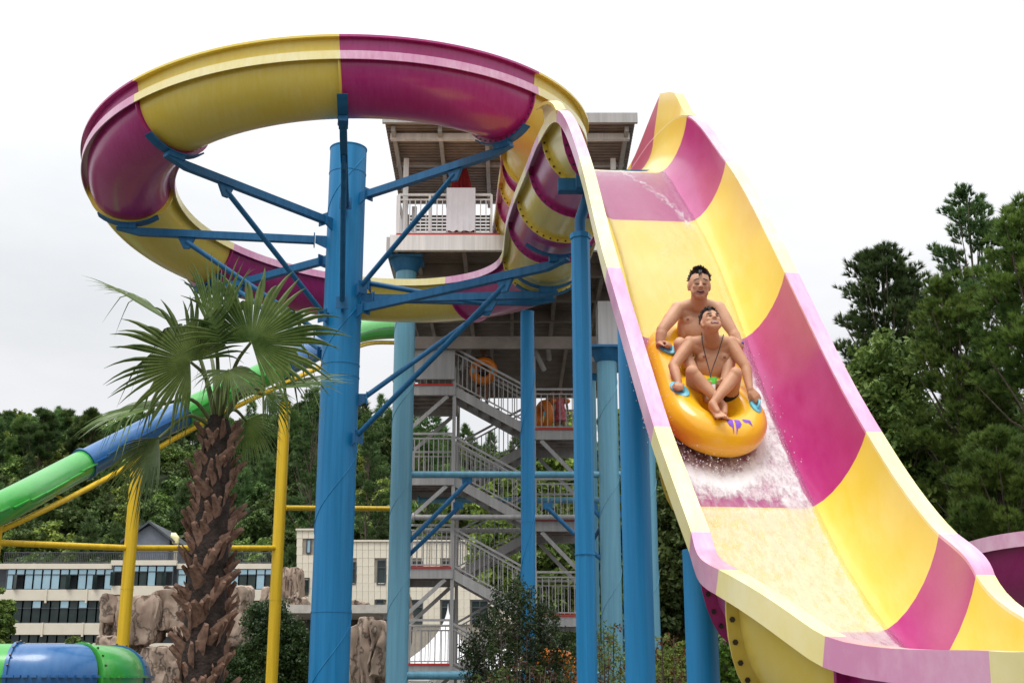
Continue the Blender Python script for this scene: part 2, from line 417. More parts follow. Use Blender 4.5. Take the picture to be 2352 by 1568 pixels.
# arm outer end (px,py), pole end (py); strut: outer end (px,py) on the arm, pole end py
arms = [((762, 268), 462, (768, 352), 690, 83), ((372, 360), 497, (430, 397), 720, 128), ((283, 522), 541, (355, 548), 757, 173),
        ((545, 650), 593, (600, 640), 806, 218), ((1165, 318), 437, (1108, 352), 655, 38), ((1262, 425), 415, (1195, 450), 650, 5),
        ((1310, 612), 697, (1245, 640), 998, 312), ((1280, 697), 690, (1212, 712), 910, 300), ((1095, 748), 665, (1062, 752), 878, 268)]
for (ox, oy), pyp, (sx, sy), spy, deg in arms:
    # outer end sits under the trough at ring angle deg
    fr_ = min(FR[seam_i[n_in]:seam_i[n_in+9]], key=lambda f: abs(((-math.degrees(atan2(f[0].y-C0.y, f[0].x-C0.x))) % 360)-deg)+(0 if f[0].z-H > 8 else 0))
    if deg >= 300:
        cands = FR[seam_i[n_in+7]:seam_i[n_in+13]]
        def dd(f):
            q = f[0]-f[2]*(DEP+.1); zc = ZC(q); return (CX+F*q.x/zc-ox)**2+(CY-F*((q.z-H)*CP-q.y*SP)/zc-oy+8)**2
        fr_ = min(cands, key=dd)
    p, t, n, r = fr_; q = p-n*(DEP+.20)
    d = Vector((q.x-POLE.x, q.y-POLE.y, 0)); dist = d.length; d.normalize()
    pe = Vector((POLE.x, POLE.y, 0))+d*(PR+.02); pe.z = q.z-.06
    gp = pe+d*.22
    arm = MB(); arm.bar(gp, Vector((q.x, q.y, q.z-.06))-d*.25, .125, .145)
    sd_ = d.cross(Vector((0, 0, 1)))
    base = Vector((q.x, q.y, q.z-.06))-d*.25
    arm.prism([(0, .073), (.45, .073), (.45, .03), (0, -.073)], d, Vector((0, 0, 1)), base-sd_*.0625, sd_*.125)
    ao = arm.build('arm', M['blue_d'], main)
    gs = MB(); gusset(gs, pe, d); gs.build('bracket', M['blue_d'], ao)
    sad = MB()                                   # curved saddle under the trough joint
    pr_ = prof(2.05, k=22, off=.10)[6:17]; pr2 = prof(2.05, k=22, off=.13)[6:17]
    sweep(sad, [(p-t*.09, t, n, r), (p+t*.09, t, n, r)], pr_+pr2[::-1])
    sad.box(p-n*(DEP+.17), (.34, .16, .10), Matrix((r, t, n)).transposed())
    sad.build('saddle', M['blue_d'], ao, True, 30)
    mid = base-d*min(.9, dist*.25); sp_ = Vector((POLE.x, POLE.y, 0))+d*(PR+.14)
    # strut foot height from its picture row
    rr_ = ray(CX+F*sp_.x/25.6, spy); sp_.z = H+rr_.z/rr_.y*sp_.y
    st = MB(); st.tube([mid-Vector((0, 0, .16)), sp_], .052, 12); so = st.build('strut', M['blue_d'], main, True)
    gs = MB(); gusset(gs, Vector((POLE.x, POLE.y, sp_.z-.05))+d*PR, d, .16)
    gs.prism([(0, 0), (.34, 0), (.22, -.22), (.1, -.22)], d, Vector((0, 0, 1)), mid-d*.17+Vector((0, 0, -.08))-sd_*.03, sd_*.06)
    gs.build('bracket', M['blue_d'], so)

def slide_post(px, px_b, zc, py_top, r, label, m='blue', facets=32, spiral=2.6):
    p = PD(px, py_top, zc); b = Vector((p.x, p.y, 0))
    o = thing('support_column', b, label, 'column', 'blue steel columns under the slide')
    column_mb(p.x, p.y, 0, p.z, r, facets, 0 if facets < 20 else spiral).build('pole', M[m], o, True, 28)
    rg = MB(); rg.tube([(p.x, p.y, p.z-4.2), (p.x, p.y, p.z-4.18)], r+.006, 32); rg.build('weld_band', M[m], o, True)
    return o, p
def trough_z(y):   # underside of the channel at depth y on the outgoing run / drop
    f = min(FR[seam_i[n_in+8]:], key=lambda f: abs((f[0]-f[2]*(DEP+.05)).y-y)); return f
# octagonal post with cranked head under the crest
o, p = slide_post(1333, 1343, 17.0, 546, .125, 'eight-sided deep blue post with bent head just left of the crest', 'blue', 8)
f = trough_z(p.y-.3); q = f[0]-f[2]*(DEP+.12)
MB().tube([p, p+Vector((0, 0, .25)), p+Vector((.12, -.1, .62)), (q.x-.05, q.y, q.z)], .075, 12).build('head', M['blue_d'], o, True)
MB().tube([p-Vector((0, 0, .02)), p+Vector((0, 0, .05))], .14, 8).build('cap_plate', M['blue'], o)
bm_ = MB(); bm_.box(q, (1.35, .16, .17)); bm_.build('saddle', M['blue_d'], o)
b2 = MB(); b2.box((q.x+.1, q.y, q.z+.1), (.9, .14, .14)); b2.build('gusset', M['blue_d'], o)
f = trough_z(15.4); q2 = f[0]-f[2]*(DEP+.1)
b2 = MB(); b2.box(q2, (1.0, .12, .24)); b2.build('saddle', M['blue_d'], o)
o, p = slide_post(1211, 1211, 25.4, 716, .135, 'slim blue post standing between the eight-sided post and the stairs')
o, p = slide_post(1450, 1447, 12.3, 742, .136, 'bright blue post rising behind the left rim, level with the riders', spiral=0)
o, p = slide_post(1604, 1602, 9.15, 1262, .115, 'short blue post nearest the viewer under the bend of the drop', spiral=0)

# ================================================================== launch tower
ZT = H+11.15                        # platform floor
tower = thing('launch_tower', (0, 30.5, 0), 'tall grey launch tower with flat roof and white-railed platform behind the loop', 'tower')
def part(mb, name, m, par=tower, smooth=False, ang=30): return mb.build(name, M[m] if isinstance(m, str) else m, par, smooth, ang)
for (x, y, z, r) in ((-2.68, 30.6, ZT-.45, .26), (2.35, 30.6, H+8.35, .25), (3.35, 31.6, H+8.1, .25), (2.25, 36.2, ZT-1.9, .2), (-3.24, 37.2, ZT-1.9, .2)):
    po = part(column_mb(x, y, 0, z, r, 36, 2.3), 'column', 'lblue', smooth=True)
    cp_ = MB(); cp_.tube([(x, y, z-.35), (x, y, z-.05)], [r+.01, r+.16], 36); cp_.box((x, y, z-.02), (2*r+.35, 2*r+.35, .06)); part(cp_, 'capital', 'blue_d', po, True)
# lower blue column in back
for (x0, x1, y, z, r, m) in ((-2.6, 3.1, 30.6, H+5.2, .085, 'lblue'), (-2.6, 3.2, 35.1, H+5.25, .085, 'lblue'), (-2.6, 1.9, 33.2, H+4.52, .07, 'grey'), (-2.6, 1.9, 36.6, H+4.6, .07, 'grey'), (-2.6, 3.1, 30.6, H+.50, .10, 'lblue')):
    b = MB(); b.tube([(x0, y, z), (x1, y, z)], r, 16); b.tube([(x0, y, z), (x0+.05, y, z)], r+.05, 16); part(b, 'tie_beam', m, smooth=True)
def brace(a, b_, r=.055, m='blue_d', Ya=30.6, Yb=None, nm='brace'):
    A = PY(a[0], a[1], Ya); B = PY(b_[0], b_[1], Yb or Ya); mb = MB(); mb.tube([A, B], r, 10)
    mb.bar(A+Vector((-.12, 0, .05)), A+Vector((.12, 0, .05)), .03, .16); part(mb, nm, m, smooth=True)
brace((1073, 1108), (940, 1243)); brace((1052, 1165), (935, 1278), Ya=30.9); brace((1258, 1166), (1318, 1225)); brace((1362, 1168), (1418, 1231)); brace((1345, 1255), (1390, 1290)); 
brace((1416, 1150), (1362, 1240), .05, 'blue_d', 30.7, 34.); brace((1416, 1185), (1395, 1280), .05)
# platform deck
X0, X1, YF, YB = -3.0, 2.95, 30.1, 39.3
d = MB(); d.box(((X0+X1)/2, (YF+YB)/2, ZT-.03), (X1-X0, YB-YF, .06)); part(d, 'deck', 'grey')
d = MB(); d.box(((X0+X1)/2, YF-.08, ZT-.22), (X1-X0+.1, .14, .40)); part(d, 'edge_beam', 'white')
for x in (X0-.08, X1+.08): part(MB().box((x, (YF+YB)/2, ZT-.22), (.14, YB-YF, .40)), 'edge_beam', 'grey')
d = MB(); n_ = 60                       # ribbed steel sheet seen from below
for i in range(n_):
    y = YF+.05+(YB-YF-.1)*i/n_; d.box(((X0+X1)/2, y+.03, ZT-.085), (X1-X0-.1, .06, .05))
part(d, 'soffit_sheet', 'deck_under')
for i in range(5): part(MB().box((X0+.6+i*1.2, (YF+YB)/2, ZT-.27), (.10, YB-YF-.2, .30)), 'joist', 'deck_under')
for y in (32.0, 34.2, 36.2): part(MB().box(((X0+X1)/2, y, ZT-.28), (X1-X0-.2, .14, .33)), 'cross_beam', 'deck_under')
# lower mezzanine deck
ZM = H+9.35
d = MB(); d.box((-.1, 36.2, ZM), (5.6, 6.0, .05))
for i in range(40): d.box((-.1, 33.3+i*.15, ZM-.04), (5.5, .06, .04))
part(d, 'mezzanine_deck', 'deck_under')
for i in range(6): part(MB().box((-2.6+i*1.02, 36.2, ZM-.14), (.09, 5.9, .20)), 'joist', 'deck_under')
part(MB().box((-.1, 33.2, ZM-.12), (5.7, .12, .34)), 'edge_beam', 'deck_under'); part(MB().box((-.1, 39.1, ZM-.12), (5.6, .12, .3)), 'edge_beam', 'deck_under')
for a_, b_ in (((1060, 850), (1085, 785)), ((1250, 850), (1220, 785)), ((1262, 825), (1258, 790))): brace(b_, a_, .07, 'grey', 33.4, 33.9)
part(MB().box((-2.19, 33.3, H+8.72), (1.28, .06, .95)), 'side_panel', 'grey')
part(MB().box((2.62, 31.2, H+8.9), (.9, .9, 1.5)), 'service_box', 'grey')
part(MB().box((2.62, 31.2, H+8.1), (1.3, 1.2, .12)), 'box_shelf', 'grey')
# roof
RZ = H+13.75
d = MB()
for i in range(30): d.box((-.05, 28.95+i*.15, RZ-.055-.012*i), (6.2, .035, .02))
d.box((-.05, 31.15, RZ-.02-.08*2.25), (6.2, 4.5, .03), Matrix.Rotation(-.08, 3, 'X')); part(d, 'roof_sheet', 'deck_under')
part(MB().box((-.05, 28.82, RZ+.02), (6.3, .10, .26)), 'fascia', 'grey')
part(MB().box((-.05, 29.4, RZ-.22), (6.0, .14, .16)), 'eaves_beam', 'white')
for i in range(6): part(MB().bar((-2.95+i*1.16, 29.0, RZ-.17), (-2.95+i*1.16, 33.3, RZ-.51), .10, .14), 'rafter', 'grey')
for y in (31.0, 33.2): part(MB().box((-.05, y, RZ-.10-.08*(y-29)), (6.0, .08, .10)), 'purlin', 'grey')
for x, y in ((-2.72, 30.35), (2.6, 30.35), (-2.72, 33.2), (2.6, 33.2), (.2, 33.2)): part(MB().box((x, y, (ZT+RZ-.3-.07*(y-29))/2), (.13, .13, RZ-.3-ZT-.07*(y-29))), 'post', 'white')
# rear ribbed parapet
d = MB()
for i in range(9): d.box((-1.75, 33.5, ZT+1.05+i*.10), (2.4, .04, .07), Matrix.Rotation(.35, 3, 'X'))
for x in (-2.9, -.6): d.box((x, 33.5, ZT+.95), (.06, .06, 1.9))
part(d, 'louvre_panel', 'deck_under')

# white railing
def baluster(h, r=.016): return MB().box((0, 0, h/2), (r*2, r*2, h)).mesh('baluster', M['white'])
def railing(par, A, B, h, m, name='railing', step=.125, posts=2, sec=.13, low=.09, tr=.028, stuffish=False):
    """top rail, second rail, bottom rail, posts; balusters as pieces"""
    A = Vector(A); B = Vector(B); ro = MB()
    Z = Vector((0, 0, 1))
    ro.bar(A+Z*h, B+Z*h, tr*2, tr*2); o = ro.build(name, M[m], par)
    if sec: ro = MB(); ro.bar(A+Z*(h-sec), B+Z*(h-sec), .036, .036); ro.build('middle_rail', M[m], o)
    ro = MB(); ro.bar(A+Z*low, B+Z*low, .036, .036); ro.build('bottom_rail', M[m], o)
    for i in range(posts):
        f_ = i/(posts-1) if posts > 1 else .5; q = A.lerp(B, f_)
        MB().box(q+Z*h/2, (.06, .06, h)).build('railing_post', M[m], o)
    n_ = int((B-A).length/step); hb = h-sec-low
    me = bal_me.setdefault((m, round(hb, 2)), MB().box((0, 0, hb/2), (.024, .024, hb)).mesh('baluster', M[m]))
    for i in range(1, n_):
        q = A.lerp(B, i/n_)+Z*low; bo = bpy.data.objects.new('baluster', me); col.objects.link(bo); bo.parent = o; bo.location = q
        bo.parent = o; bo.matrix_parent_inverse = Matrix.Identity(4)
    return o
bal_me = {}
# (railing objects keep identity space, so pieces can sit in world coordinates)
railing(tower, (-2.86, 30.12, ZT), (-.52, 30.12, ZT), 1.12, 'white', posts=4, step=.13)
railing(tower, (-2.9, 30.2, ZT), (-2.9, 36.2, ZT), 1.12, 'white', posts=4, step=.3)
MB().box((-1.6, 30.02, ZT+.02), (2.6, .05, .05)).build('deck_trim', M['red'], tower)
# white cloth over the railing, closed umbrella, pole
M['sheet'] = mat('white_cloth', (.80, .79, .84), .85, var=.04)
sh = MB(); A = PY(1026, 434, 30.0); B = PY(1092, 438, 30.0); zb = PY(1030, 531, 30.0).z; nx = 24
for j in range(2):
    for i in range(nx+1):
        f_ = i/nx; z = A.z+.02 if j == 0 else zb+.02*sin(i*.9); sh.v.append((A.x+(B.x-A.x)*f_, 30.0-.02+.022*sin(f_*31)*j+.01*j, z))
for j in range(2):
    for i in range(nx+1): x, y, z = sh.v[j*(nx+1)+i]; sh.v.append((x, y-.012, z))
k = nx+1
for i in range(nx): sh.f += [(i, i+1, i+1+k, i+k), (2*k+i, 3*k+i, 3*k+i+1, 2*k+i+1), (i, 2*k+i, 2*k+i+1, i+1), (k+i, k+i+1, 3*k+i+1, 3*k+i)]
sh.m = [0]*len(sh.f)
tag(sh.build('banner', M['sheet'], None, True, 60), 'blank white cloth hung over the railing of the tower platform', 'banner')
M['umb'] = mat('faded_red_canvas', (.36, .025, .03), .8, var=.25, scale=6)
p = PY(1058, 430, 30.7); um = thing('parasol', (p.x, 31.2, ZT), 'closed dark red parasol standing on the tower platform', 'parasol')
mb = MB(); rings = [(0, .40), (.3, .36), (.8, .33), (1.3, .26), (1.7, .16), (1.95, .03)]; nfold = 14
for z, r in rings:
    for j in range(nfold*2):
        q = pi*j/nfold; rr = r*(1 if j % 2 else .62); mb.v.append((p.x+rr*cos(q), 31.2+rr*sin(q), ZT+.55+z))
for i in range(len(rings)-1):
    for j in range(nfold*2): a0 = i*nfold*2+j; a1 = i*nfold*2+(j+1) % (nfold*2); mb.f.append((a0, a1, a1+nfold*2, a0+nfold*2))
mb.f += [tuple(range(nfold*2))[::-1], tuple(range(len(mb.v)-nfold*2, len(mb.v)))]; mb.m = [0]*len(mb.f)
mb.build('canopy', M['umb'], um); MB().tube([(p.x, 31.2, ZT), (p.x, 31.2, ZT+2.65)], .025, 10).build('pole', M['grey'], um)
MB().tube([(p.x, 31.2, ZT), (p.x, 31.2, ZT+.08)], .25, 20).build('base', M['deck_under'], um)
q = PY(1040, 330, 31.6); tag(MB().tube([(q.x, 31.6, ZT), (q.x, 31.6, q.z)], .055, 12).build('standpipe', M['deck_under'], None, True), 'dark upright pipe standing just left of the closed red parasol', 'pipe')

# ================================================================== staircase
stairs = thing('staircase', (-.5, 34.7, 0), 'grey steel zigzag staircase climbing inside the tower with railed landings', 'staircase')
zl = [H+.79+2.43*i for i in range(-1, 5)]         # left landings
LX0, LX1, RX0, RX1 = -2.85, -1.58, .62, 1.95; YA, YM, YC = 33.4, 34.65, 36.0
M['tread'] = mat('dusty_tread_steel', (.32, .27, .25), .7, var=.3)
for i, z in enumerate(zl):
    if z < .2: z0 = None
    if 0 < z < H+9.0:
        lo = MB().box(((LX0+LX1)/2, (YA+YC)/2, z-.02), (LX1-LX0, YC-YA, .04)).build('landing', M['tread'], stairs)
        fb = MB(); fb.box(((LX0+LX1)/2, YA-.04, z-.13), (LX1-LX0+.1, .07, .26)); fb.box((LX1+.03, (YA+YC)/2, z-.13), (.06, YC-YA, .26)); fb.box((LX0, (YA+YC)/2, z-.13), (.06, YC-YA, .26)); fb.box(((LX0+LX1)/2, YC+.04, z-.13), (LX1-LX0+.1, .07, .26)); fb.build('landing_frame', M['grey'], lo)
        jb = MB(); [jb.box(((LX0+LX1)/2, YA+.5*k, z-.09), (LX1-LX0, .08, .1)) for k in range(1, 5)]; jb.build('joist', M['tread'], lo)
        MB().box(((LX0+LX1)/2, YA-.09, z+.02), (LX1-LX0, .02, .05)).build('edge_trim', M['red'], lo)
        if i != 4: railing(stairs, (LX0, YA-.02, z), (LX1, YA-.02, z), 1.12, 'grey', 'landing_railing')
        railing(stairs, (LX0, YC, z), (LX1, YC, z), 1.12, 'grey', 'landing_railing', step=.17)
        for yy in (YA-.02, YC): 
            br = MB(); br.bar((LX1-.15, yy, z-.28), (LX0+.05, yy, z-1.25), .06, .10); br.build('brace', M['grey'], lo)
    zr = z+1.215
    if zr < H+9:
        lo = MB().box(((RX0+RX1)/2, (YA+YC)/2, zr-.02), (RX1-RX0, YC-YA, .04)).build('landing', M['tread'], stairs)
        fb = MB(); fb.box(((RX0+RX1)/2, YA-.04, zr-.13), (RX1-RX0+.1, .07, .26)); fb.box((RX0-.03, (YA+YC)/2, zr-.13), (.06, YC-YA, .26)); fb.box(((RX0+RX1)/2, YC+.04, zr-.13), (RX1-RX0+.1, .07, .26)); fb.build('landing_frame', M['grey'], lo)
        jb = MB(); [jb.box(((RX0+RX1)/2, YA+.5*k, zr-.09), (RX1-RX0, .08, .1)) for k in range(1, 5)]; jb.build('joist', M['tread'], lo)
        MB().box(((RX0+RX1)/2, YA-.09, zr+.02), (RX1-RX0, .02, .05)).build('edge_trim', M['red'], lo)
        railing(stairs, (RX0, YA-.02, zr), (RX1, YA-.02, zr), 1.12, 'grey', 'landing_railing', step=.15)
        railing(stairs, (RX0, YC, zr), (RX1, YC, zr), 1.12, 'grey', 'landing_railing', step=.15)
        for yy in (YA-.02, YC):
            br = MB(); br.bar((RX0+.15, yy, zr-.28), (RX1, yy, zr-1.5), .06, .10); br.build('brace', M['grey'], lo)
    def flight(x0, z0, x1, z1, ya, yb, railf, railb):
        fo = MB(); fo.bar((x0, ya, z0-.12), (x1, ya, z1-.12), .05, .24); o = fo.build('stringer', M['grey'], stairs)
        fo = MB(); fo.bar((x0, yb, z0-.12), (x1, yb, z1-.12), .05, .24); fo.build('stringer', M['grey'], stairs)
        for k in range(7):
            f_ = (k+.5)/7; zz = min(z0, z1)+abs(z1-z0)*(k+.6)/7; f2 = f_ if z1 > z0 else 1-f_
            st_ = MB(); st_.box((x0+(x1-x0)*f2, (ya+yb)/2, zz-.02), (.29, yb-ya-.06, .035))
            st_.box((x0+(x1-x0)*f2+(.14 if (x1-x0)*(z1-z0) > 0 else -.14), (ya+yb)/2, zz-.09), (.02, yb-ya-.06, .16)); st_.build('tread', M['tread'], o)
        if railf: railing(stairs, (x0, ya, z0+.02), (x1, ya, z1+.02), 1.05, 'grey', 'flight_railing', posts=2, step=.135)
        if railb: railing(stairs, (x0, yb, z0+.02), (x1, yb, z1+.02), 1.05, 'grey', 'flight_railing', posts=2, step=.2)
    # front flight: from left landing down to the right landing below it
    zprev = z-1.215
    if z > 1 and zprev > 0 and z < H+9: flight(LX1, z, RX0, zprev, YA, YM-.15, True, True)
    # back flight: left landing up to right landing
    if z > 0 and zr < H+9.2: flight(LX1, z, RX0, zr, YM+.1, YC, True, False)
    for x in (LX1, RX0):
        pass
for x, y, zt in ((LX1+.03, YA, H+8.6), (RX0-.03, YA, H+8.9), (LX1+.03, YC, H+8.6), (RX0-.03, YC, H+8.9)): MB().box((x, y, zt/2), (.09, .09, zt)).build('stair_post', M['grey'], stairs)

# ================================================================== closed green and blue tube slide
def leafmat(name, c1, c2, rough=.55, scale=.9, pos=(.38, .64), tr=.25):
    m, t, b = newmat(name); l = t.links.new
    tc = nn(t, 'ShaderNodeTexCoord'); n = nn(t, 'ShaderNodeTexNoise'); n.inputs['Scale'].default_value = scale; n.inputs['Detail'].default_value = 7; n.inputs['Roughness'].default_value = .7
    r = nn(t, 'ShaderNodeValToRGB'); r.color_ramp.elements[0].position = pos[0]; r.color_ramp.elements[1].position = pos[1]
    r.color_ramp.elements[0].color = (*c1, 1); r.color_ramp.elements[1].color = (*c2, 1)
    oi = nn(t, 'ShaderNodeObjectInfo'); hs = nn(t, 'ShaderNodeHueSaturation'); mr = nn(t, 'ShaderNodeMapRange'); mr.inputs['To Min'].default_value = .65; mr.inputs['To Max'].default_value = 1.35
    mh = nn(t, 'ShaderNodeMapRange'); mh.inputs['To Min'].default_value = .485; mh.inputs['To Max'].default_value = .515
    l(tc.outputs['Object'], n.inputs[0]); l(n.outputs['Fac'], r.inputs[0]); l(r.outputs[0], hs.inputs['Color']); l(oi.outputs['Random'], mr.inputs['Value']); l(mr.outputs[0], hs.inputs['Value'])
    l(oi.outputs['Random'], mh.inputs['Value']); l(mh.outputs[0], hs.inputs['Hue'])
    l(hs.outputs[0], b.inputs['Base Color']); b.inputs['Roughness'].default_value = rough; b.inputs['Specular IOR Level'].default_value = .3
    tl = nn(t, 'ShaderNodeBsdfTranslucent'); ms = nn(t, 'ShaderNodeMixShader'); ms.inputs[0].default_value = tr
    l(hs.outputs[0], tl.inputs[0]); l(b.outputs[0], ms.inputs[1]); l(tl.outputs[0], ms.inputs[2]); l(ms.outputs[0], t.nodes['Material Output'].inputs[0])
    return m
M['tgreen'] = fibreglass('green_gelcoat', (.035, .36, .045), (.16, .52, .13), .4)
M['tblue'] = fibreglass('blue_gelcoat', (.010, .105, .31), (.07, .22, .42), .4)
def tube_slide(name, label, ctrlp, segs, r, group, flange_r=.06, per=6, seamline=True):
    P_, ix = catmull(ctrlp, per); o = thing(name, ctrlp[0], label, 'tube slide', group)
    for (i0, i1, m) in segs:
        pp = P_[ix[i0]:ix[i1]+1]; s = MB().tube(pp, r, 28).build('tube_section', M[m], o, True, 50)
        MB().tube([pp[0], pp[0]+(pp[1]-pp[0]).normalized()*.05], r+flange_r, 28).build('flange', M[m], s, True, 40)
        e = pp[0]; d = (pp[1]-pp[0]).normalized(); a = d.cross(Vector((0, 0, 1))).normalized(); b = a.cross(d)
        for k in range(20):
            q = 2*pi*k/20; link('bolt', bolt_me, s, Matrix.Translation(e+d*.05+(a*cos(q)+b*sin(q))*(r+.035)) @ d.to_track_quat('Z', 'Y').to_matrix().to_4x4())
        if seamline:
            for sg in (-1, 1):
                mb = MB()
                for j in range(len(pp)-1):
                    t = (pp[j+1]-pp[j]).normalized(); sd_ = t.cross(Vector((0, 0, 1))).normalized()*sg
                    mb.bar(pp[j]+sd_*(r+.02), pp[j+1]+sd_*(r+.02), .08, .035)
                mb.build('joint_flange', M[m], s)
    return o, P_, ix
tp = [(-150, 1236, 29), (0, 1167, 30), (192, 1066, 34), (420, 950, 36.5), (645, 842, 39), (775, 778, 42), (845, 757, 44), (930, 752, 46)]
ts, TP, TI = tube_slide('tube_slide', 'closed green and blue tube slide slanting down to the left behind the palm', [PD(*p) for p in tp],
    [(0, 2, 'tgreen'), (2, 3, 'tblue'), (3, 4, 'tgreen'), (4, 5, 'tblue'), (5, 7, 'tgreen')], .385, None)
ts2, _, _ = tube_slide('tube_slide', 'green and blue tube slide lying low at the bottom left corner', [PD(-230, 1553, 18), PD(-100, 1553, 18), PD(32, 1553, 18), PD(110, 1553, 18.05), PD(180, 1553, 18.3), PD(232, 1553, 18.9), PD(262, 1553, 19.9), PD(280, 1553, 21.5), PD(290, 1560, 24)],
    [(0, 2, 'tgreen'), (2, 4, 'tblue'), (4, 6, 'tgreen'), (6, 8, 'tblue')], .455, None, .03)
# yellow frame carrying it
frame = thing('support_frame', (PD(276, 1568, 29.6).x, 29, 0), 'yellow tubular steel frame of posts and level beams under the slanting tube slide', 'steel frame')
def fpost(px, py, zc, r):
    p = PD(px, py, zc); mb = MB(); mb.tube([(p.x, p.y, 0), (p.x, p.y, p.z)], r, 24); o = mb.build('post', M['ylw'], frame, True)
    MB().tube([(p.x, p.y, H+2.6), (p.x, p.y, H+2.62)], r+.006, 24).build('weld_band', M['ylw'], o, True); return p
fp1 = fpost(314, 1075, 32.6, .155); fp2 = fpost(655, 925, 37.0, .165); fp0 = fpost(-6, 1205, 30, .13)
def fbeam(a, b, r=.075): MB().tube([a, b], r, 16).build('crossbeam', M['ylw'], frame, True)
za = PY(313, 1258, fp1.y).z
fbeam(Vector((fp0.x-3, fp0.y, za-.12)), Vector((fp0.x, fp0.y, za-.12))); fbeam(Vector((fp0.x, fp0.y, za-.12)), Vector((fp1.x, fp1.y, za))); fbeam(Vector((fp1.x, fp1.y, za)), Vector((fp2.x, fp2.y, PY(629, 1258, fp2.y).z)))
fbeam(PY(655, 1166, fp2.y), PY(930, 1168, 40)); 
low, lowix = catmull([PD(x, y, z) for x, y, z in ((-120, 1262, 29), (0, 1217, 30), (245, 1098, 34), (440, 985, 36.5), (655, 880, 38.6), (745, 838, 40), (800, 806, 42), (850, 788, 44), (920, 787, 46))], 5)
MB().tube(low, .075, 12).build('carrying_beam', M['ylw'], frame, True)
for i in (8, 14, 19, 24, 31): 
    p = low[i]; q = min(TP, key=lambda t: (t-p).length); MB().tube([p, q-Vector((0, 0, .38))], .035, 8).build('hanger', M['ylw'], frame, True)

# piece of another magenta run at the right edge
run2 = thing('water_slide', PD(2330, 1340, 14), 'dark magenta trough piece peeking out at the right edge behind the drop', 'water slide')
P2, i2 = catmull([PD(2270, 1345, 15), PD(2340, 1275, 14.2), PD(2440, 1240, 13.6), PD(2600, 1235, 13.2)], 8); F2 = frames(P2)
section(F2[0:7], 'yel', root=run2); section(F2[6:], 'mag', root=run2)

# ================================================================== buildings
M['stucco'] = mat('cream_wall_coating', (.66, .60, .49), .85, var=.07, scale=1.2, c2=(.72, .66, .55), bump=.1)
M['panel'] = mat('cream_stone_panel', (.70, .64, .52), .6, var=.05, scale=.8)
M['joint'] = mat('dark_joint', (.36, .32, .26), .9)
M['alu'] = mat('dark_window_frame', (.055, .065, .075), .4)
M['g_pale'] = mat('painted_sky_glass', (.30, .46, .54), .08, .55, var=.35, scale=.35, c2=(.42, .60, .68), spec=.9)  # sky reflection painted into the glass colour
M['g_dark'] = mat('dark_glass', (.010, .018, .018), .12, var=.5, scale=.5, c2=(.035, .055, .05), spec=.35)  # dark tone painted for reflected trees and open windows
M['slate'] = mat('slate_blue_render', (.17, .19, .225), .8, var=.1)
M['rail'] = mat('dark_railing', (.07, .075, .08), .5)
Yb = 100.
def XZ(px, py, Y): p = PY(px, py, Y); return p.x, p.z
def wallbox(par, x0, y0, x1, y1, Y, m, name='wall', depth=.35, off=0.):
    a, zt = XZ(x0, y0, Y); b, zb_ = XZ(x1, y1, Y); a = XZ(x0, (y0+y1)/2, Y)[0]; b = XZ(x1, (y0+y1)/2, Y)[0]
    return MB().box(((a+b)/2, Y+depth/2-off, (zt+zb_)/2), (b-a, depth, zt-zb_)).build(name, M[m], par)
def window(par, x0, y0, x1, y1, Y, glass, transom=None, nv=1, open_=False):
    a, zt = XZ(x0, y0, Y); b, zb_ = XZ(x1, y1, Y); a = XZ(x0, (y0+y1)/2, Y)[0]; b = XZ(x1, (y0+y1)/2, Y)[0]; f_ = .07
    mb = MB(); zm = XZ(x0, transom, Y)[1] if transom else None
    for x in [a, b]+[a+(b-a)*k/nv for k in range(1, nv)]: mb.box((x, Y, (zt+zb_)/2), (f_, .12, zt-zb_+f_))
    for z in [zt, zb_]+([zm] if zm else []): mb.box(((a+b)/2, Y+.002, z), (b-a-f_, .10, f_))
    o = mb.build('window', M['alu'], par); 
    rows_ = [(zt, zm), (zm, zb_)] if zm else [(zt, zb_)]
    for k in range(nv):
        for ri, (z1, z0) in enumerate(rows_):
            xa = a+(b-a)*k/nv; xb = a+(b-a)*(k+1)/nv
            gm = glass if not isinstance(glass, tuple) else glass[ri]
            op = open_ and ri == len(rows_)-1
            MB().box(((xa+xb)/2+(.0 if not op else -.3), Y+(.03 if not op else -.25), (z0+z1)/2), (xb-xa-f_, .015, z1-z0-f_), Matrix.Rotation(-.7 if op else rng.uniform(-.012, .012), 3, 'Z')).build('pane', M[gm], o)
    return o
b1 = thing('office_building', PY(130, 1480, Yb+6)*1., 'long cream low-rise with rows of blue glass windows and gabled rooftop hut, far left', 'building')
MB().box((XZ(60, 1400, Yb)[0]-2, Yb+7, 5), (XZ(300, 1400, Yb)[0]-XZ(-150, 1400, Yb)[0]+20, 12, 17.8)).build('core', M['alu'], b1)
def full_box(px0, px1, pyt, Y, dep, par, m, name): 
    a = XZ(px0, 1400, Y)[0]; b = XZ(px1, 1400, Y)[0]; zt = XZ(px0, pyt, Y)[1]
    return MB().box(((a+b)/2, Y+dep/2, zt/2), (b-a, dep, zt)).build(name, M[m], par)
for o_ in list(b1.children): bpy.data.objects.remove(o_)
full_box(-30, 630, 1296, Yb+.6, 11, b1, 'alu', 'core')
for (x0, y0, x1, y1) in ((-30, 1293.5, 257, 1305.6), (-30, 1353, 640, 1378), (-30, 1430, 640, 1456.5), (-30, 1476, 640, 1530), (406, 1293.5, 640, 1305.6), (257, 1286.5, 407, 1298), (257, 1345, 407, 1378)):
    wallbox(b1, x0, y0, x1, y1, Yb, 'stucco', off=.25 if y0 in (1286.5, 1345) else 0)
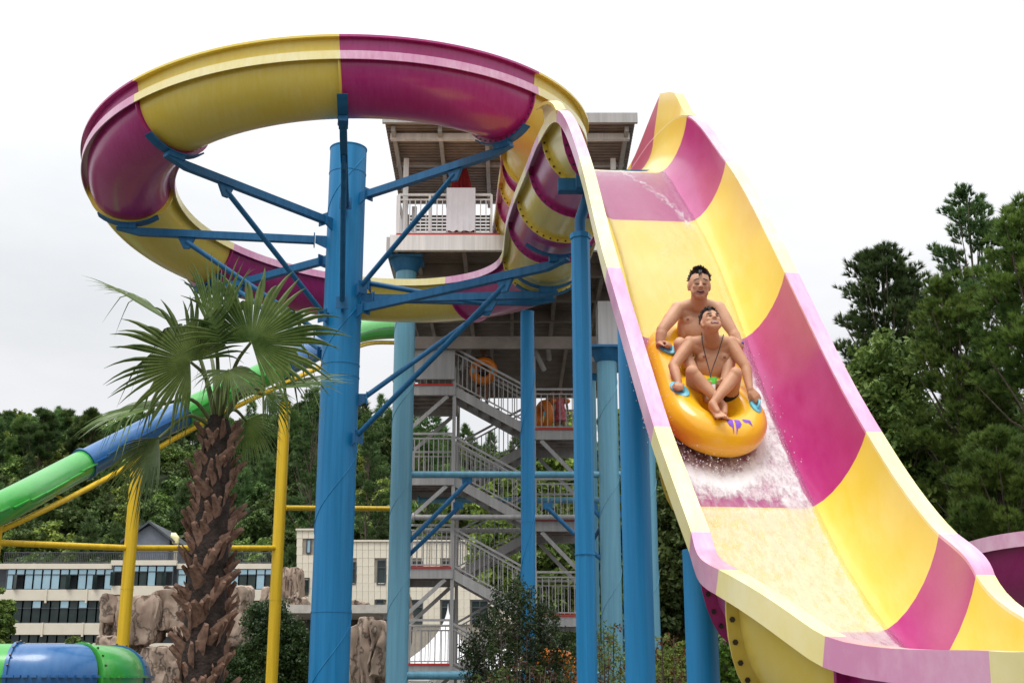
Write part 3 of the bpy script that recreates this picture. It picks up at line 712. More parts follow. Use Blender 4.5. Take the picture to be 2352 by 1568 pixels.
for x in (103, 196, 296, 390, 480, 560): wallbox(b1, x, 1352, x+4, 1384, Yb-.12, 'stucco', 'pilaster'); wallbox(b1, x-9, 1429, x-5, 1461, Yb-.12, 'stucco', 'pilaster')
pw = []
wd = 21.3
for k in range(12):
    x = 15+k*20.4; window(b1, x, 1306.5, x+20.4, 1352.5, Yb+.1, ('g_pale', 'g_dark' if k in (1, 6, 7, 10) else 'g_pale'), 1319, 1, k in (1, 7, 10))
for k in range(7): x = 260+k*19.6; window(b1, x, 1299, x+19.6, 1345, Yb-.1, ('g_pale', 'g_dark' if k in (0, 2, 3, 5, 6) else 'g_pale'), 1312, 1, k in (0, 6))
for k in range(11): x = 408+k*20; window(b1, x, 1306.5, x+20, 1352.5, Yb+.1, ('g_pale', 'g_dark' if k % 3 else 'g_pale'), 1319, 1)
for k in range(16): x = 8+k*21.3; window(b1, x, 1378.5, x+21.3, 1429.5, Yb+.1, ('g_pale' if k in (3, 6, 8) else 'g_dark', 'g_dark'), 1396, 1)
for k in range(12): x = 2+k*21.3; window(b1, x, 1457, x+21.3, 1476, Yb+.1, 'g_dark', None, 1)
# gabled hut
a, z0 = XZ(290, 1290, Yb+3); b, _ = XZ(386, 1290, Yb+3); zt = XZ(339, 1202, Yb+3)[1]; ze = XZ(300, 1238, Yb+3)[1]
hut = MB(); hut.prism([(a, z0-1), (b, z0-1), (b, ze), ((a+b)/2, zt-.1), (a, ze)], (1, 0, 0), (0, 0, 1), (0, Yb+3, 0), (0, 7, 0)); hut.build('rooftop_hut', M['slate'], b1)
rf = MB(); rf.prism([(a-.5, ze-.35), ((a+b)/2, zt), (b+.5, ze-.35), (b+.5, ze-.15), ((a+b)/2, zt+.2), (a-.5, ze-.15)], (1, 0, 0), (0, 0, 1), (0, Yb+2.6, 0), (0, 7.8, 0)); rf.build('roof', M['alu'], b1)
for k in range(16): MB().box((a+.1+(b-a)*k/16, Yb+2.98, (z0+ze)/2-.4), (.03, .04, ze-z0)).build('cladding_rib', M['slate'], b1)
a, z0 = XZ(8, 1293.5, Yb+.3); b = XZ(636, 1293, Yb+.3)[0]; zt = XZ(8, 1268, Yb+.3)[1]
ro = MB(); ro.bar((a, Yb+.3, zt), (b, Yb+.3, zt), .06, .06); ro.bar((a, Yb+.3, z0+.1), (b, Yb+.3, z0+.1), .05, .05); ro = ro.build('roof_railing', M['rail'], b1)
bm_me = MB().box((0, 0, (zt-z0)/2), (.035, .035, zt-z0)).mesh('baluster', M['rail'])
nb = 150
for k in range(nb): q = bpy.data.objects.new('baluster', bm_me); col.objects.link(q); q.parent = ro; q.location = (a+(b-a)*k/nb, Yb+.3, z0)
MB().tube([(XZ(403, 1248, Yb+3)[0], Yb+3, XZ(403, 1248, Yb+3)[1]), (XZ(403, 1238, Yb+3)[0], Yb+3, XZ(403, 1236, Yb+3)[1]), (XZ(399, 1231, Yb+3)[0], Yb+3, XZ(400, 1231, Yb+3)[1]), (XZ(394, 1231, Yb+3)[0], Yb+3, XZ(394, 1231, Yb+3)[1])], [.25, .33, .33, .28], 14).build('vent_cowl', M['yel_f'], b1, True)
MB().bar((XZ(404, 1262, Yb+3)[0], Yb+3, XZ(404, 1290, Yb+3)[1]), (XZ(404, 1262, Yb+3)[0], Yb+3, XZ(404, 1240, Yb+3)[1]), .3, .3).build('vent_pipe', M['joint'], b1)
# middle cream building
Yc_ = 90.
b2 = thing('office_building', PY(900, 1480, Yc_+5), 'cream stone-panelled block with small dark windows behind the stairs and thick column', 'building')
full_box(736, 1190, 1243, Yc_+.12, 10, b2, 'joint', 'core'); full_box(681, 737, 1217, Yc_+.12, 10, b2, 'joint', 'core')
wallbox(b2, 679, 1213, 740, 1217, Yc_-.1, 'stucco', 'coping'); wallbox(b2, 738, 1239, 1192, 1243, Yc_-.1, 'stucco', 'coping')
wins = [(704.5, 1239, 713.5, 1269), (698, 1327, 709.5, 1361), (802.5, 1290.5, 817, 1340), (867, 1286.5, 885, 1341), (864, 1376.5, 882, 1386.5), (936, 1289, 970, 1312), (940, 1377.5, 970, 1430), (1015.5, 1288.5, 1051, 1312), (1014.5, 1378, 1050, 1430), (1083, 1283, 1119, 1312), (1083.5, 1379, 1120, 1430)]
pan_me = None
def panels(px0, px1, pyt, pyb):
    global pan_me
    pw_, ph_ = 13.7, 19.
    nx = int(round((px1-px0)/pw_)); ny = int(math.ceil((pyb-pyt)/ph_))
    for j in range(ny):
        for i in range(nx):
            x0 = px0+i*(px1-px0)/nx; x1 = px0+(i+1)*(px1-px0)/nx; y0 = pyt+j*ph_; y1 = y0+ph_
            if any(x0 < w_[2]-3 and x1 > w_[0]+3 and y0 < w_[3]-4 and y1 > w_[1]+4 for w_ in wins): continue
            a, zt = XZ(x0, y0, Yc_); zb_ = XZ(x0, y1, Yc_)[1]; a = (x0-CX)/F*(Yc_*CP+(zt-H)*SP); b = (x1-CX)/F*(Yc_*CP+(zt-H)*SP)
            if pan_me is None: pan_me = MB().box((0, 0, 0), (b-a-.02, .10, zt-zb_-.02)).mesh('wall_panel', M['panel'])
            q = link('wall_panel', pan_me, b2, Matrix.Translation(((a+b)/2, Yc_+.06+rng.uniform(-.006, .006), (zt+zb_)/2)))
panels(681.5, 736, 1217, 1386); panels(737, 1189, 1243, 1432)
for w_ in wins:
    wallbox(b2, w_[0]-1, w_[1]-1, w_[2]+1, w_[3]+1, Yc_+.115, 'alu', 'reveal', .02)
    window(b2, *w_, Yc_+.01, 'g_pale' if w_[0] == 704.5 else 'g_dark', w_[1]+(w_[3]-w_[1])*.3 if w_[3]-w_[1] > 40 else None, 2 if w_[2]-w_[0] > 30 else 1)
# canopy slab and retaining wall
cs = thing('canopy', PY(760, 1450, 52), 'flat pale concrete canopy slab standing left and right of the thick column, above the rocks', 'canopy')
wallbox(cs, 640, 1388, 890, 1407, 52, 'concrete', 'slab', 5.)
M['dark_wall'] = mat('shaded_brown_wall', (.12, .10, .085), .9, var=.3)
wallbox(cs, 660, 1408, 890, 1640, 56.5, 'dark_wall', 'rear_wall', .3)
for x in (668, 870): wallbox(cs, x, 1407.5, x+8, 1640, 53, 'concrete', 'pillar', .3)
# tents
M['tent'] = mat('white_pvc_canvas', (.82, .82, .83), .55, var=.03)
def tent(apx, apy, x0, x1, yb, Y, label, flare=2.2):
    A = PY(apx, apy, Y+0); B0 = PY(x0, yb, Y); B1 = PY(x1, yb, Y); hw = (B1.x-B0.x)/2; hz = A.z-B0.z; cx_ = (B0.x+B1.x)/2
    o = thing('tent', (cx_, Y+hw, 0), label, 'tent', 'white event tents'); mb = MB(); n = 12
    for i in range(n+1):
        s = i/n; wv = hw*((1-s)**flare*.92+.08*(1-s)); z = B0.z+hz*s
        for sx, sy in ((-1, -1), (0, -1), (1, -1), (1, 0), (1, 1), (0, 1), (-1, 1), (-1, 0)):
            k = 1 if sx and sy else .97; mb.v.append((cx_+sx*wv*k, Y+hw+sy*wv*k, z))
    for i in range(n):
        for j in range(8): a0 = i*8+j; a1 = i*8+(j+1) % 8; mb.f.append((a0, a1, a1+8, a0+8)); mb.m.append(0)
    mb.build('roof', M['tent'], o, True, 60)
    v = MB(); 
    for sx, sy, w1, w2 in ((0, -1, 2*hw, .03), (0, 1, 2*hw, .03), (1, 0, .03, 2*hw), (-1, 0, .03, 2*hw)): v.box((cx_+sx*hw, Y+hw+sy*hw, B0.z-.14), (w1, w2, .28))
    v.build('valance', M['tent'], o)
    for sx in (-1, 1):
        for sy in (-1, 1): MB().tube([(cx_+sx*hw*.97, Y+hw+sy*hw*.97, 0), (cx_+sx*hw*.97, Y+hw+sy*hw*.97, B0.z)], .04, 8).build('leg', M['white'], o)
tent(1020, 1377, 925, 1120, 1522, 60, 'white pointed marquee with tall spire seen through the stair railings'); tent(905, 1475, 806, 985, 1548, 57, 'low white tent roof at the bottom edge right of the thick column', 1.5)
tent(1090, 1470, 1035, 1290, 1540, 72, 'white marquee roof behind the conifer shrub at the foot of the stairs', 1.6)

# ================================================================== artificial rocks
M['rock'] = mat('cast_rock', (.20, .135, .10), .9, scale=.9, c2=(.46, .36, .285), bump=.9, bscale=4, det=9, stretch=(1.4, 1.4, .45), pos=(.3, .66))
def add_cracks(m):
    t = m.node_tree; l = t.links.new; b = t.nodes['Principled BSDF']; src = b.inputs['Base Color'].links[0].from_socket; tc = nn(t, 'ShaderNodeTexCoord'); mp = nn(t, 'ShaderNodeMapping'); mp.inputs['Scale'].default_value = (1.3, 1.3, .5)
    nz = nn(t, 'ShaderNodeTexNoise'); nz.inputs['Scale'].default_value = 2.; nz.inputs['Detail'].default_value = 5; ad = nn(t, 'ShaderNodeVectorMath', operation='ADD'); vo = nn(t, 'ShaderNodeTexVoronoi', feature='DISTANCE_TO_EDGE'); vo.inputs['Scale'].default_value = 1.
    mr = nn(t, 'ShaderNodeMapRange'); mr.inputs['From Max'].default_value = .06; mr.inputs['To Min'].default_value = .25; mx = nn(t, 'ShaderNodeMixRGB', blend_type='MULTIPLY'); mx.inputs[0].default_value = 1
    l(tc.outputs['Object'], mp.inputs[0]); l(tc.outputs['Object'], nz.inputs[0]); l(mp.outputs[0], ad.inputs[0]); l(nz.outputs['Color'], ad.inputs[1]); l(ad.outputs[0], vo.inputs['Vector']); l(vo.outputs['Distance'], mr.inputs['Value']); l(src, mx.inputs[1]); l(mr.outputs[0], mx.inputs[2]); l(mx.outputs[0], b.inputs['Base Color'])
add_cracks(M['rock'])
def rock_block(par, x0, y0, x1, y1, Y, dep=1.6, seed=0):
    a, zt = XZ(x0, y0, Y); b, zb_ = XZ(x1, y1, Y); n = 15; r_ = np.random.default_rng(seed); bm_ = bmesh.new()
    bmesh.ops.create_cube(bm_, size=1); bmesh.ops.subdivide_edges(bm_, edges=bm_.edges[:], cuts=n, use_grid_fill=True)
    from mathutils import noise
    sx, sz = b-a, zt-zb_
    for v in bm_.verts:
        c = v.co; k = 1-.10*(abs(2*c.x)**8*abs(2*c.z)**8)-.06*(abs(2*c.y)**8)*(abs(2*c.x)**8+abs(2*c.z)**8)/2
        p = Vector((c.x*sx*k, c.y*dep*k, c.z*sz*k)); q = p+Vector((seed*7.3, 0, seed*3.1))
        nz = noise.noise_vector(q*.8)*.15+noise.noise_vector(Vector((q.x*3, q.y*3, q.z*1.1)))*.09+noise.noise_vector(q*5)*.04
        cr = noise.noise(Vector((q.x*2.4, q.y*2.4, q.z*.45))); cr = -.16*max(0, 1-abs(cr)*7)
        v.co = p+nz+Vector((0, -cr if c.y < 0 else cr, 0))
    bmesh.ops.translate(bm_, verts=bm_.verts, vec=((a+b)/2, Y+dep/2, (zt+zb_)/2))
    me = bpy.data.meshes.new('rock'); bm_.to_mesh(me); bm_.free(); me.materials.append(M['rock']); me.polygons.foreach_set('use_smooth', [True]*len(me.polygons)); me.set_sharp_from_angle(angle=radians(35))
    return link('rock', me, par)
rk = thing('rock_formation', PY(330, 1560, 50), 'stacked brown cast-rock blocks beside the palm trunk, left', 'rocks')
rb = [(226, 1362, 284, 1426, 50), (230, 1422, 262, 1466, 51), (258, 1424, 300, 1478, 50.4), (266, 1366, 356, 1477, 49.6), (342, 1352, 426, 1447, 50.2), (372, 1345, 420, 1400, 51), (214, 1462, 266, 1495, 49.5), (258, 1465, 300, 1600, 51), (293, 1476, 322, 1518, 50.6), (322, 1484, 414, 1640, 49.2), (398, 1440, 432, 1490, 50), (404, 1380, 440, 1470, 51), (508, 1345, 568, 1412, 52), (500, 1400, 552, 1480, 52), (505, 1470, 560, 1640, 52.5), (404, 1480, 440, 1640, 51), (230, 1490, 262, 1640, 51.5)]
for i, (x0, y0, x1, y1, Y) in enumerate(rb): rock_block(rk, x0, y0, x1, y1, Y, seed=i+1)
rk2 = thing('rock_formation', PY(840, 1560, 45), 'pinkish cast-rock pillars under the canopy, right of the thick column', 'rocks')
for i, (x0, y0, x1, y1, Y) in enumerate([(797, 1434, 824, 1552, 44), (828, 1417, 856, 1520, 43.6), (848, 1422, 880, 1498, 43.2), (830, 1515, 882, 1552, 44.2), (818, 1470, 840, 1552, 44.8)]): rock_block(rk2, x0, y0, x1, y1+60, Y, seed=i+31)
rk3 = thing('rock_formation', PY(620, 1370, 80), 'low pale and reddish rock face beside the cream block, behind the yellow post', 'rocks')
for i, (x0, y0, x1, y1, Y) in enumerate([(598, 1345, 640, 1390, 84), (640, 1300, 684, 1380, 86), (655, 1372, 700, 1392, 82), (795, 1380, 845, 1392, 80)]): rock_block(rk3, x0, y0, x1, y1, Y, 2.5, seed=i+41)
rk4 = thing('rock_formation', PY(934, 1400, 47), 'slim rock pillar just right of the pale blue tower column', 'rocks'); rock_block(rk4, 925, 1359, 942, 1560, 47, .6, seed=61)
# door and small sign in the rock
dw = thing('doorway', PY(300, 1560, 48.6), 'dark red door with a small blue sign set into the rocks', 'door')
M['dred'] = mat('dark_red_door', (.10, .02, .015), .5); M['sign'] = mat('blue_sign', (.05, .16, .40), .4)
wallbox(dw, 288, 1530, 318, 1640, 48.9, 'dred', 'leaf', .06); wallbox(dw, 285, 1527, 321, 1531, 48.85, 'dred', 'frame', .1); wallbox(dw, 298, 1537, 312, 1544, 48.84, 'sign', 'sign', .03)

# ================================================================== vegetation
def unit(n, r_): v = r_.normal(size=(n, 3)); return v/np.linalg.norm(v, axis=1)[:, None]
def leaves(cent, crad, per, size, r_, asp=.55, squash=.7, up=.3):
    """small folded leaf quads scattered through clumps -> verts, faces"""
    n = len(cent)*per; c = np.repeat(cent, per, 0); rad = np.repeat(crad, per)[:, None]
    d = unit(n, r_); rr = r_.random((n, 1))**.45; p = c+d*rr*rad*np.array([1, 1, squash])
    nrm = unit(n, r_)+d*.6; nrm[:, 2] += up; nrm /= np.linalg.norm(nrm, axis=1)[:, None]
    a = np.cross(nrm, unit(n, r_)); a /= np.linalg.norm(a, axis=1)[:, None]; b = np.cross(nrm, a)
    s = size*(.6+.8*r_.random((n, 1)))
    V = np.stack([p-a*s*.5, p-b*s*asp*.5+nrm*s*.06, p+a*s*.5, p+b*s*asp*.5+nrm*s*.06], 1).reshape(-1, 3)
    return V, np.arange(n*4).reshape(-1, 4)
def tufts(cent, dirs, size, nn_, r_, wid=.035, spread=.9):
    """needle bundles: thin blades radiating from each twig tip"""
    n = len(cent)*nn_; c = np.repeat(cent, nn_, 0); d = np.repeat(dirs, nn_, 0)+unit(n, r_)*spread; d /= np.linalg.norm(d, axis=1)[:, None]
    a = np.cross(d, unit(n, r_)); a /= np.linalg.norm(a, axis=1)[:, None]; s = size*(.6+.7*r_.random((n, 1)))
    o = c-np.repeat(dirs, nn_, 0)*size*.35*r_.random((n, 1))
    V = np.stack([o-a*wid*s, o+a*wid*s, o+d*s], 1).reshape(-1, 3)
    return V, np.arange(n*3).reshape(-1, 3)
def crown_pts(n, rx, ry, rz, r_, lobes=9, hollow=.35):
    L_ = unit(lobes, r_)*np.array([rx, ry, rz])*.55*(.6+.6*r_.random((lobes, 1))); lr = (.42+.25*r_.random(lobes))
    k = r_.integers(0, lobes, n); d = unit(n, r_); rr = hollow+(1-hollow)*r_.random((n, 1))**.5
    return L_[k]+d*rr*lr[k][:, None]*np.array([rx, ry, rz])*.95
M['bark'] = mat('grey_brown_bark', (.10, .075, .055), .9, var=.4, scale=6, bump=.6, bscale=20, stretch=(1, 1, .3))
M['lf_dark'] = leafmat('dark_broadleaf', (.050, .095, .024), (.150, .225, .060))
M['lf_mid'] = leafmat('mid_broadleaf', (.075, .135, .028), (.22, .30, .070))
M['lf_lite'] = leafmat('yellow_green_broadleaf', (.11, .17, .03), (.32, .38, .08))
M['lf_pine'] = leafmat('pine_needles', (.045, .095, .032), (.145, .235, .070), tr=.25)
M['lf_pine2'] = leafmat('fresh_pine_needles', (.065, .135, .028), (.23, .34, .070), tr=.3)
M['lf_gloss'] = leafmat('glossy_shrub_leaves', (.022, .048, .018), (.075, .125, .035), rough=.35)
M['lf_red'] = leafmat('reddish_young_leaves', (.10, .05, .02), (.26, .08, .03))
M['lf_brt'] = leafmat('bright_shrub_leaves', (.05, .12, .012), (.18, .30, .04))
def trunk_mesh(base, top, r0, r_, limbs=None, nl=8, spread=1.5):
    mb = MB(); base = Vector(base); top = Vector(top); pts_ = [base.lerp(top, i/6)+Vector((rng.normal()*r0*.5, rng.normal()*r0*.5, 0))*(1 if 0 < i < 6 else 0) for i in range(7)]
    mb.tube(pts_, [r0*(1-.8*i/6) for i in range(7)], 9)
    tg = limbs if limbs is not None else []
    for q in tg:
        q = Vector(q); f_ = min(.92, max(.25, (q.z-base.z)/(top.z-base.z+1e-6)*.8)); a = base.lerp(top, f_); m_ = a.lerp(q, .5)+Vector((0, 0, -.08*(q-a).length))
        mb.tube([a, m_, q], [r0*.32*(1-f_*.5), r0*.2, r0*.06], 6, cap=False)
    return mb
def tree(px, py_top, Y, wpx, kind, label, pybot=None, n=None, leafm=None, seed=0, leaf=None, group='trees round the water park', cat='tree', name='tree', depth=None, lean=0):
    r_ = np.random.default_rng(seed+100); T = PY(px, py_top, Y); zc = ZC(T); mpp = zc/F; rx = wpx*mpp/2
    B_ = PY(px, pybot, Y) if pybot else None
    zb_ = max(.5, B_.z) if B_ is not None else max(.6, T.z-2.2*rx); rz = (T.z-zb_)/2; cz = (T.z+zb_)/2; ry = depth or rx
    o = thing(name, (T.x, Y, 0), label, cat, group)
    if kind == 'broad':
        n = n or int(160*max(1, rz/rx)); c = crown_pts(n, rx, ry, rz, r_, lobes=11); c += np.array([T.x, Y, cz]); lf = leaf or max(.10, .0050*zc)
        V, Fc = leaves(c, np.full(n, rx*.20), 60, lf, r_); me = np_mesh('crown', V, Fc, M[leafm or 'lf_mid'])
        lim = c[r_.integers(0, n, 12)]
    else:
        nl = n or 46; twigs = []; lim = []
        for i in range(nl):                       # whorled boughs, each with tufted twigs
            f_ = i/nl; z = zb_+(T.z-zb_)*(f_**.85); a = r_.random()*2*pi; env = (1-f_)**.55*(.55+.45*min(1, f_*4)); ln = rx*env*(.7+.45*r_.random())+.12*rx
            tip = np.array([T.x+cos(a)*ln, Y+sin(a)*ln*(ry/rx), z+ln*.22]); root = np.array([T.x, Y, z-ln*.15]); lim.append(tip)
            m_ = int(14+40*ln/rx)
            for j in range(m_):
                g_ = .25+.75*(j+r_.random())/m_; p = root+(tip-root)*g_; off = unit(1, r_)[0]*rx*.17*np.array([1, 1, .6]); p = p+off*(1.15-g_*.5)
                d = (tip-root)/np.linalg.norm(tip-root)*.5+off/np.linalg.norm(off)*.5+np.array([0, 0, .75]); twigs.append((p, d/np.linalg.norm(d)))
        for k in range(8): twigs.append((np.array([T.x, Y, T.z-.02*k*rz])+r_.normal(size=3)*.05*rx, np.array([0, 0, 1.])))
        c = np.array([t[0] for t in twigs]); d = np.array([t[1] for t in twigs]); sz = leaf or max(.14, rx*.105)
        V, Fc = tufts(c, d, sz, 40, r_, wid=.055, spread=.62); me = np_mesh('crown', V, Fc, M[leafm or 'lf_pine'])
        lim = lim[::2]
    link('crown', me, o)
    trunk_mesh((T.x+lean, Y, 0), (T.x, Y, T.z-rz*.25), max(.07, rx*.07), r_, lim).build('trunk', M['bark'], o, True)
    return o
# --- big pines and understorey to the right of the drop
tree(2215, 440, 46, 225, 'pine', 'tall dark pine with the highest top, right of the drop', 900, 60, seed=1)
tree(2022, 575, 42, 262, 'pine', 'rounder pine with see-through crown just right of the drop rim', 860, 60, seed=2)
tree(2345, 462, 34, 330, 'pine', 'large pine with fresh green tufts cut off by the right edge of the photo', 1330, 120, 'lf_pine2', seed=3)
tree(2185, 640, 37, 300, 'pine', 'bushy pine in front of the tallest pine', 1250, 90, 'lf_pine2', seed=4)
tree(2030, 765, 39, 340, 'broad', 'mid-green leafy tree under the see-through pine', 1300, 520, 'lf_mid', seed=5)
tree(2290, 1000, 31, 330, 'pine', 'low bright-tufted pine above the magenta piece at the right edge', 1500, 80, 'lf_pine2', seed=6)
tree(2150, 960, 40, 320, 'broad', 'dark leafy tree beneath the bushy pine, beside the lower drop', 1620, 620, 'lf_dark', seed=7)
tree(2330, 1130, 43, 300, 'broad', 'darkest leafy tree low at the right edge', 1660, 500, 'lf_dark', seed=8)
tree(2240, 860, 50, 420, 'broad', 'broad leafy tree filling the gap behind the lower pine at right', 1600, 900, 'lf_dark', seed=10)
tree(1940, 810, 50, 200, 'broad', 'leafy tree peeping over the right rim of the drop', 1500, 400, 'lf_dark', seed=9)
# --- trees behind the posts and stairs
tree(1545, 1040, 44, 230, 'broad', 'dark tree with bare twigs between the blue posts and the drop', 1640, 620, 'lf_dark', seed=11)
tree(1390, 925, 58, 130, 'broad', 'olive-green tree showing between the blue and the pale blue columns', 1560, 380, 'lf_mid', seed=12)
tree(1275, 898, 62, 120, 'broad', 'bright green treetop behind the person at the stair landing railing', 1200, 300, 'lf_lite', seed=13)
tree(1165, 990, 66, 150, 'broad', 'yellow-green tree behind the middle of the stairs', 1420, 420, 'lf_lite', seed=14)
tree(1265, 1060, 56, 150, 'broad', 'bushy green tree behind the right-hand stair landings', 1560, 480, 'lf_mid', seed=15)
tree(985, 950, 112, 130, 'pine', 'pine behind the left stair landings', 1180, 44, seed=16)
tree(850, 948, 114, 110, 'pine', 'pine between the thick column and the pale blue tower column', 1230, 44, seed=17)
tree(722, 898, 116, 130, 'pine', 'tall ridge pine just left of the thick column', 1250, 50, seed=18)
tree(1110, 1120, 111, 210, 'broad', 'wide dark green tree behind the lower stairs', 1330, 340, 'lf_mid', seed=19)
tree(8, 1352, 40, 80, 'broad', 'leafy branch of a tree reaching in at the left edge', 1640, 200, 'lf_mid', seed=20)
# ridge pines
for i, (x, y) in enumerate([(15, 950), (52, 962), (100, 945), (150, 948), (188, 962), (212, 945), (252, 985), (310, 962), (332, 955), (402, 952), (585, 965), (662, 950), (690, 930)]):
    lab = ['pine at the far left end of the ridge', 'second ridge pine from the left edge', 'third ridge pine from the left edge', 'fourth ridge pine from the left edge', 'low ridge pine left of the twin tops', 'slender ridge pine above the green-blue joint of the slanting tube', 'small ridge pine in the dip of the skyline', 'ridge pine left of the palm fronds', 'ridge pine right above the low palm frond', 'ridge pine hidden partly by the palm fronds', 'ridge pine right of the palm trunk', 'ridge pine beside the top of the taller yellow post', 'ridge pine between the taller yellow post and the thick column'][i]
    tree(x, y, 150-5*(i % 3), 62+14*(i % 4), 'pine', lab, y+105, 26, ['lf_pine', 'lf_dark'][i % 2], seed=40+i, leaf=.55, group='pines on the ridge')
# --- shrubs
tree(612, 1388, 40, 212, 'broad', 'dense dark clipped round bush between palm trunk and thick column', 1660, 1500, 'lf_gloss', seed=60, leaf=.10, cat='bush', name='bush', group='bushes')
tree(170, 1443, 46, 120, 'broad', 'rounded green bush behind the low blue tube', 1640, 260, 'lf_mid', seed=61, leaf=.13, cat='bush', name='bush', group='bushes')
tree(1545, 1462, 19, 120, 'broad', 'loose yellow-green bush between the bright blue posts', 1660, 130, 'lf_lite', seed=62, leaf=.07, cat='bush', name='bush', group='bushes')
tree(1662, 1440, 17, 90, 'broad', 'fresh bright green bush right of the shortest blue post', 1680, 130, 'lf_brt', seed=63, leaf=.06, cat='bush', name='bush', group='bushes')
tree(1500, 1500, 24, 130, 'broad', 'dark green bush behind the loose yellow-green one', 1660, 160, 'lf_gloss', seed=64, leaf=.09, cat='bush', name='bush', group='bushes')
def stem_shrub(px0, px1, pyt, Y, nst, label, m, leaf, seed, name='shrub', dens=26, red=0, cap=.9):
    r_ = np.random.default_rng(seed); o = thing(name, (PY((px0+px1)/2, 1560, Y).x, Y, 0), label, 'shrub', 'bushes'); mb = MB(); c = []; d = []
    bx = PY((px0+px1)/2, 1568, Y).x
    for i in range(nst):
        px = px0+(px1-px0)*(i+.5)/nst+r_.normal()*4; k = abs((px-(px0+px1)/2)/((px1-px0)/2)); T = PY(px, pyt+(1568-pyt)*(.55*k**1.5)+r_.random()*35, Y)
        b = Vector((bx+(T.x-bx)*.25, Y+r_.normal()*.2, 0)); T.y += r_.normal()*.35; m_ = b.lerp(T, .5)+Vector(((T.x-bx)*.15, 0, 0)); mb.tube([b, m_, T], [.022, .014, .004], 5, cap=False)
        for j in range(dens):
            f_ = .35+.65*(j+r_.random())/dens; q = b.lerp(m_, f_*2) if f_ < .5 else m_.lerp(T, f_*2-1)
            w_ = (1-f_)*.30+.05; a = r_.random()*2*pi; q2 = q+Vector((cos(a)*w_, sin(a)*w_, w_*.7)); c.append(q2); v = (q2-q).normalized()+Vector((0, 0, .5)); d.append(v.normalized())
            if w_ > .1: mb.tube([q, q2], [.006, .003], 4, cap=False)
    mb.build('stem', M['bark'], o, True); c = np.array([list(x) for x in c]); d = np.array([list(x) for x in d])
    V, Fc = leaves(c, np.full(len(c), leaf*1.5), 16, leaf, r_, asp=.42, squash=1., up=.1); mats_ = [M[m], M['lf_red']]
    mi = (np.repeat(r_.random(len(c)) < red, 16)).astype(np.int32); link('foliage', np_mesh('foliage', V, Fc, mats_, mi=mi), o)
stem_shrub(1065, 1318, 1325, 21, 22, 'dark upright conifer-like shrub in front of the foot of the stairs', 'lf_gloss', .06, 5, dens=60)
stem_shrub(1355, 1425, 1405, 17, 7, 'sparse reddish-tipped shrub between the eight-sided post and the next blue post', 'lf_mid', .05, 6, dens=24, red=.12)
stem_shrub(1475, 1575, 1440, 16, 8, 'thin reddish shrub stems left of the shortest blue post', 'lf_lite', .045, 7, dens=22, red=.15)
stem_shrub(1090, 1290, 1515, 18, 14, 'low red-leaved plants at the bottom edge before the stairs', 'lf_mid', .05, 8, dens=12, red=.35)

# --- hillside
ridge = [(-900, 1010), (-300, 960), (0, 990), (250, 1015), (430, 995), (600, 990), (700, 975), (800, 985), (900, 1010), (1000, 1050), (1150, 1075), (1300, 1060), (1500, 1080), (1800, 1090), (2200, 1080), (2800, 1060), (3400, 1100)]
def ridge_z(x, Y=155.):
    px = CX+F*x/(Y*1.0); ys = np.interp(px, [r[0] for r in ridge], [r[1] for r in ridge]); v = (CY-ys)/F
    return Y*(SP+v*CP)/(CP-v*SP)+H
hx = np.linspace(-190, 190, 60); hy = np.linspace(108, 260, 26); V = []; Fq = []
for j, y in enumerate(hy):
    for i, x in enumerate(hx):
        zr = ridge_z(x); f_ = min(1, (y-108)/47.); z = zr*(f_**.8)+ (0 if y < 155 else (y-155)*.02)+2.*sin(x*.13+y*.07)*f_*.5; V.append((x, y, z-.5))
for j in range(len(hy)-1):
    for i in range(len(hx)-1): a = j*len(hx)+i; Fq.append((a, a+1, a+1+len(hx), a+len(hx)))
M['hill'] = mat('undergrowth_soil', (.030, .045, .016), .95, var=.4, scale=.3)
tag(link('hillside', np_mesh('hillside', V, Fq, M['hill'], True)), kind='structure')
# forest: instanced crowns scattered on the slope
vc = bpy.data.collections.new('forest_variants')
for k in range(7):
    r_ = np.random.default_rng(900+k)
    if k < 5:
        c = crown_pts(70, 2.4, 2.4, 1.9, r_, 8); V, Fc = leaves(c, np.full(70, .55), 34, .42, r_); me = np_mesh('forest_tree', V, Fc, M[['lf_mid', 'lf_dark', 'lf_lite', 'lf_mid', 'lf_dark'][k]])
        me2 = None
    else:
        tw = []; 
        for i in range(150):
            f_ = r_.random(); a = r_.random()*2*pi; rr = 2.1*(1-f_)**.6*(.4+.6*r_.random()); tw.append((cos(a)*rr, sin(a)*rr, -2+6*f_))
        c = np.array(tw); d = np.concatenate([c[:, :2]*.2, np.ones((150, 1))], 1); d /= np.linalg.norm(d, axis=1)[:, None]; V, Fc = tufts(c, d, .62, 22, r_, wid=.07); me = np_mesh('forest_tree', V, Fc, M['lf_pine'])
    vo = bpy.data.objects.new('forest_tree', me); vc.objects.link(vo)
r_ = np.random.default_rng(5); P_ = []
for j in range(19):
    y = 109+j*3.0
    for i in range(100):
        x = -150+i*3.0+r_.normal()*.8
        if x > 60 and r_.random() < .3: continue
        yy = y+r_.normal()*.9; f_ = min(1, max(0, (yy-108)/47.)); P_.append((x, yy, ridge_z(x)*(f_**.8)+.9+r_.random()*.9))
fm = bpy.data.meshes.new('forest'); fm.from_pydata(P_, [], []); fo = bpy.data.objects.new('hillside_forest', fm); col.objects.link(fo); tag(fo, 'dense mixed wood covering the hillside behind the buildings', 'forest', kind='stuff')
gn = bpy.data.node_groups.new('scatter', 'GeometryNodeTree'); gn.interface.new_socket('Geometry', in_out='INPUT', socket_type='NodeSocketGeometry'); gn.interface.new_socket('Geometry', in_out='OUTPUT', socket_type='NodeSocketGeometry')
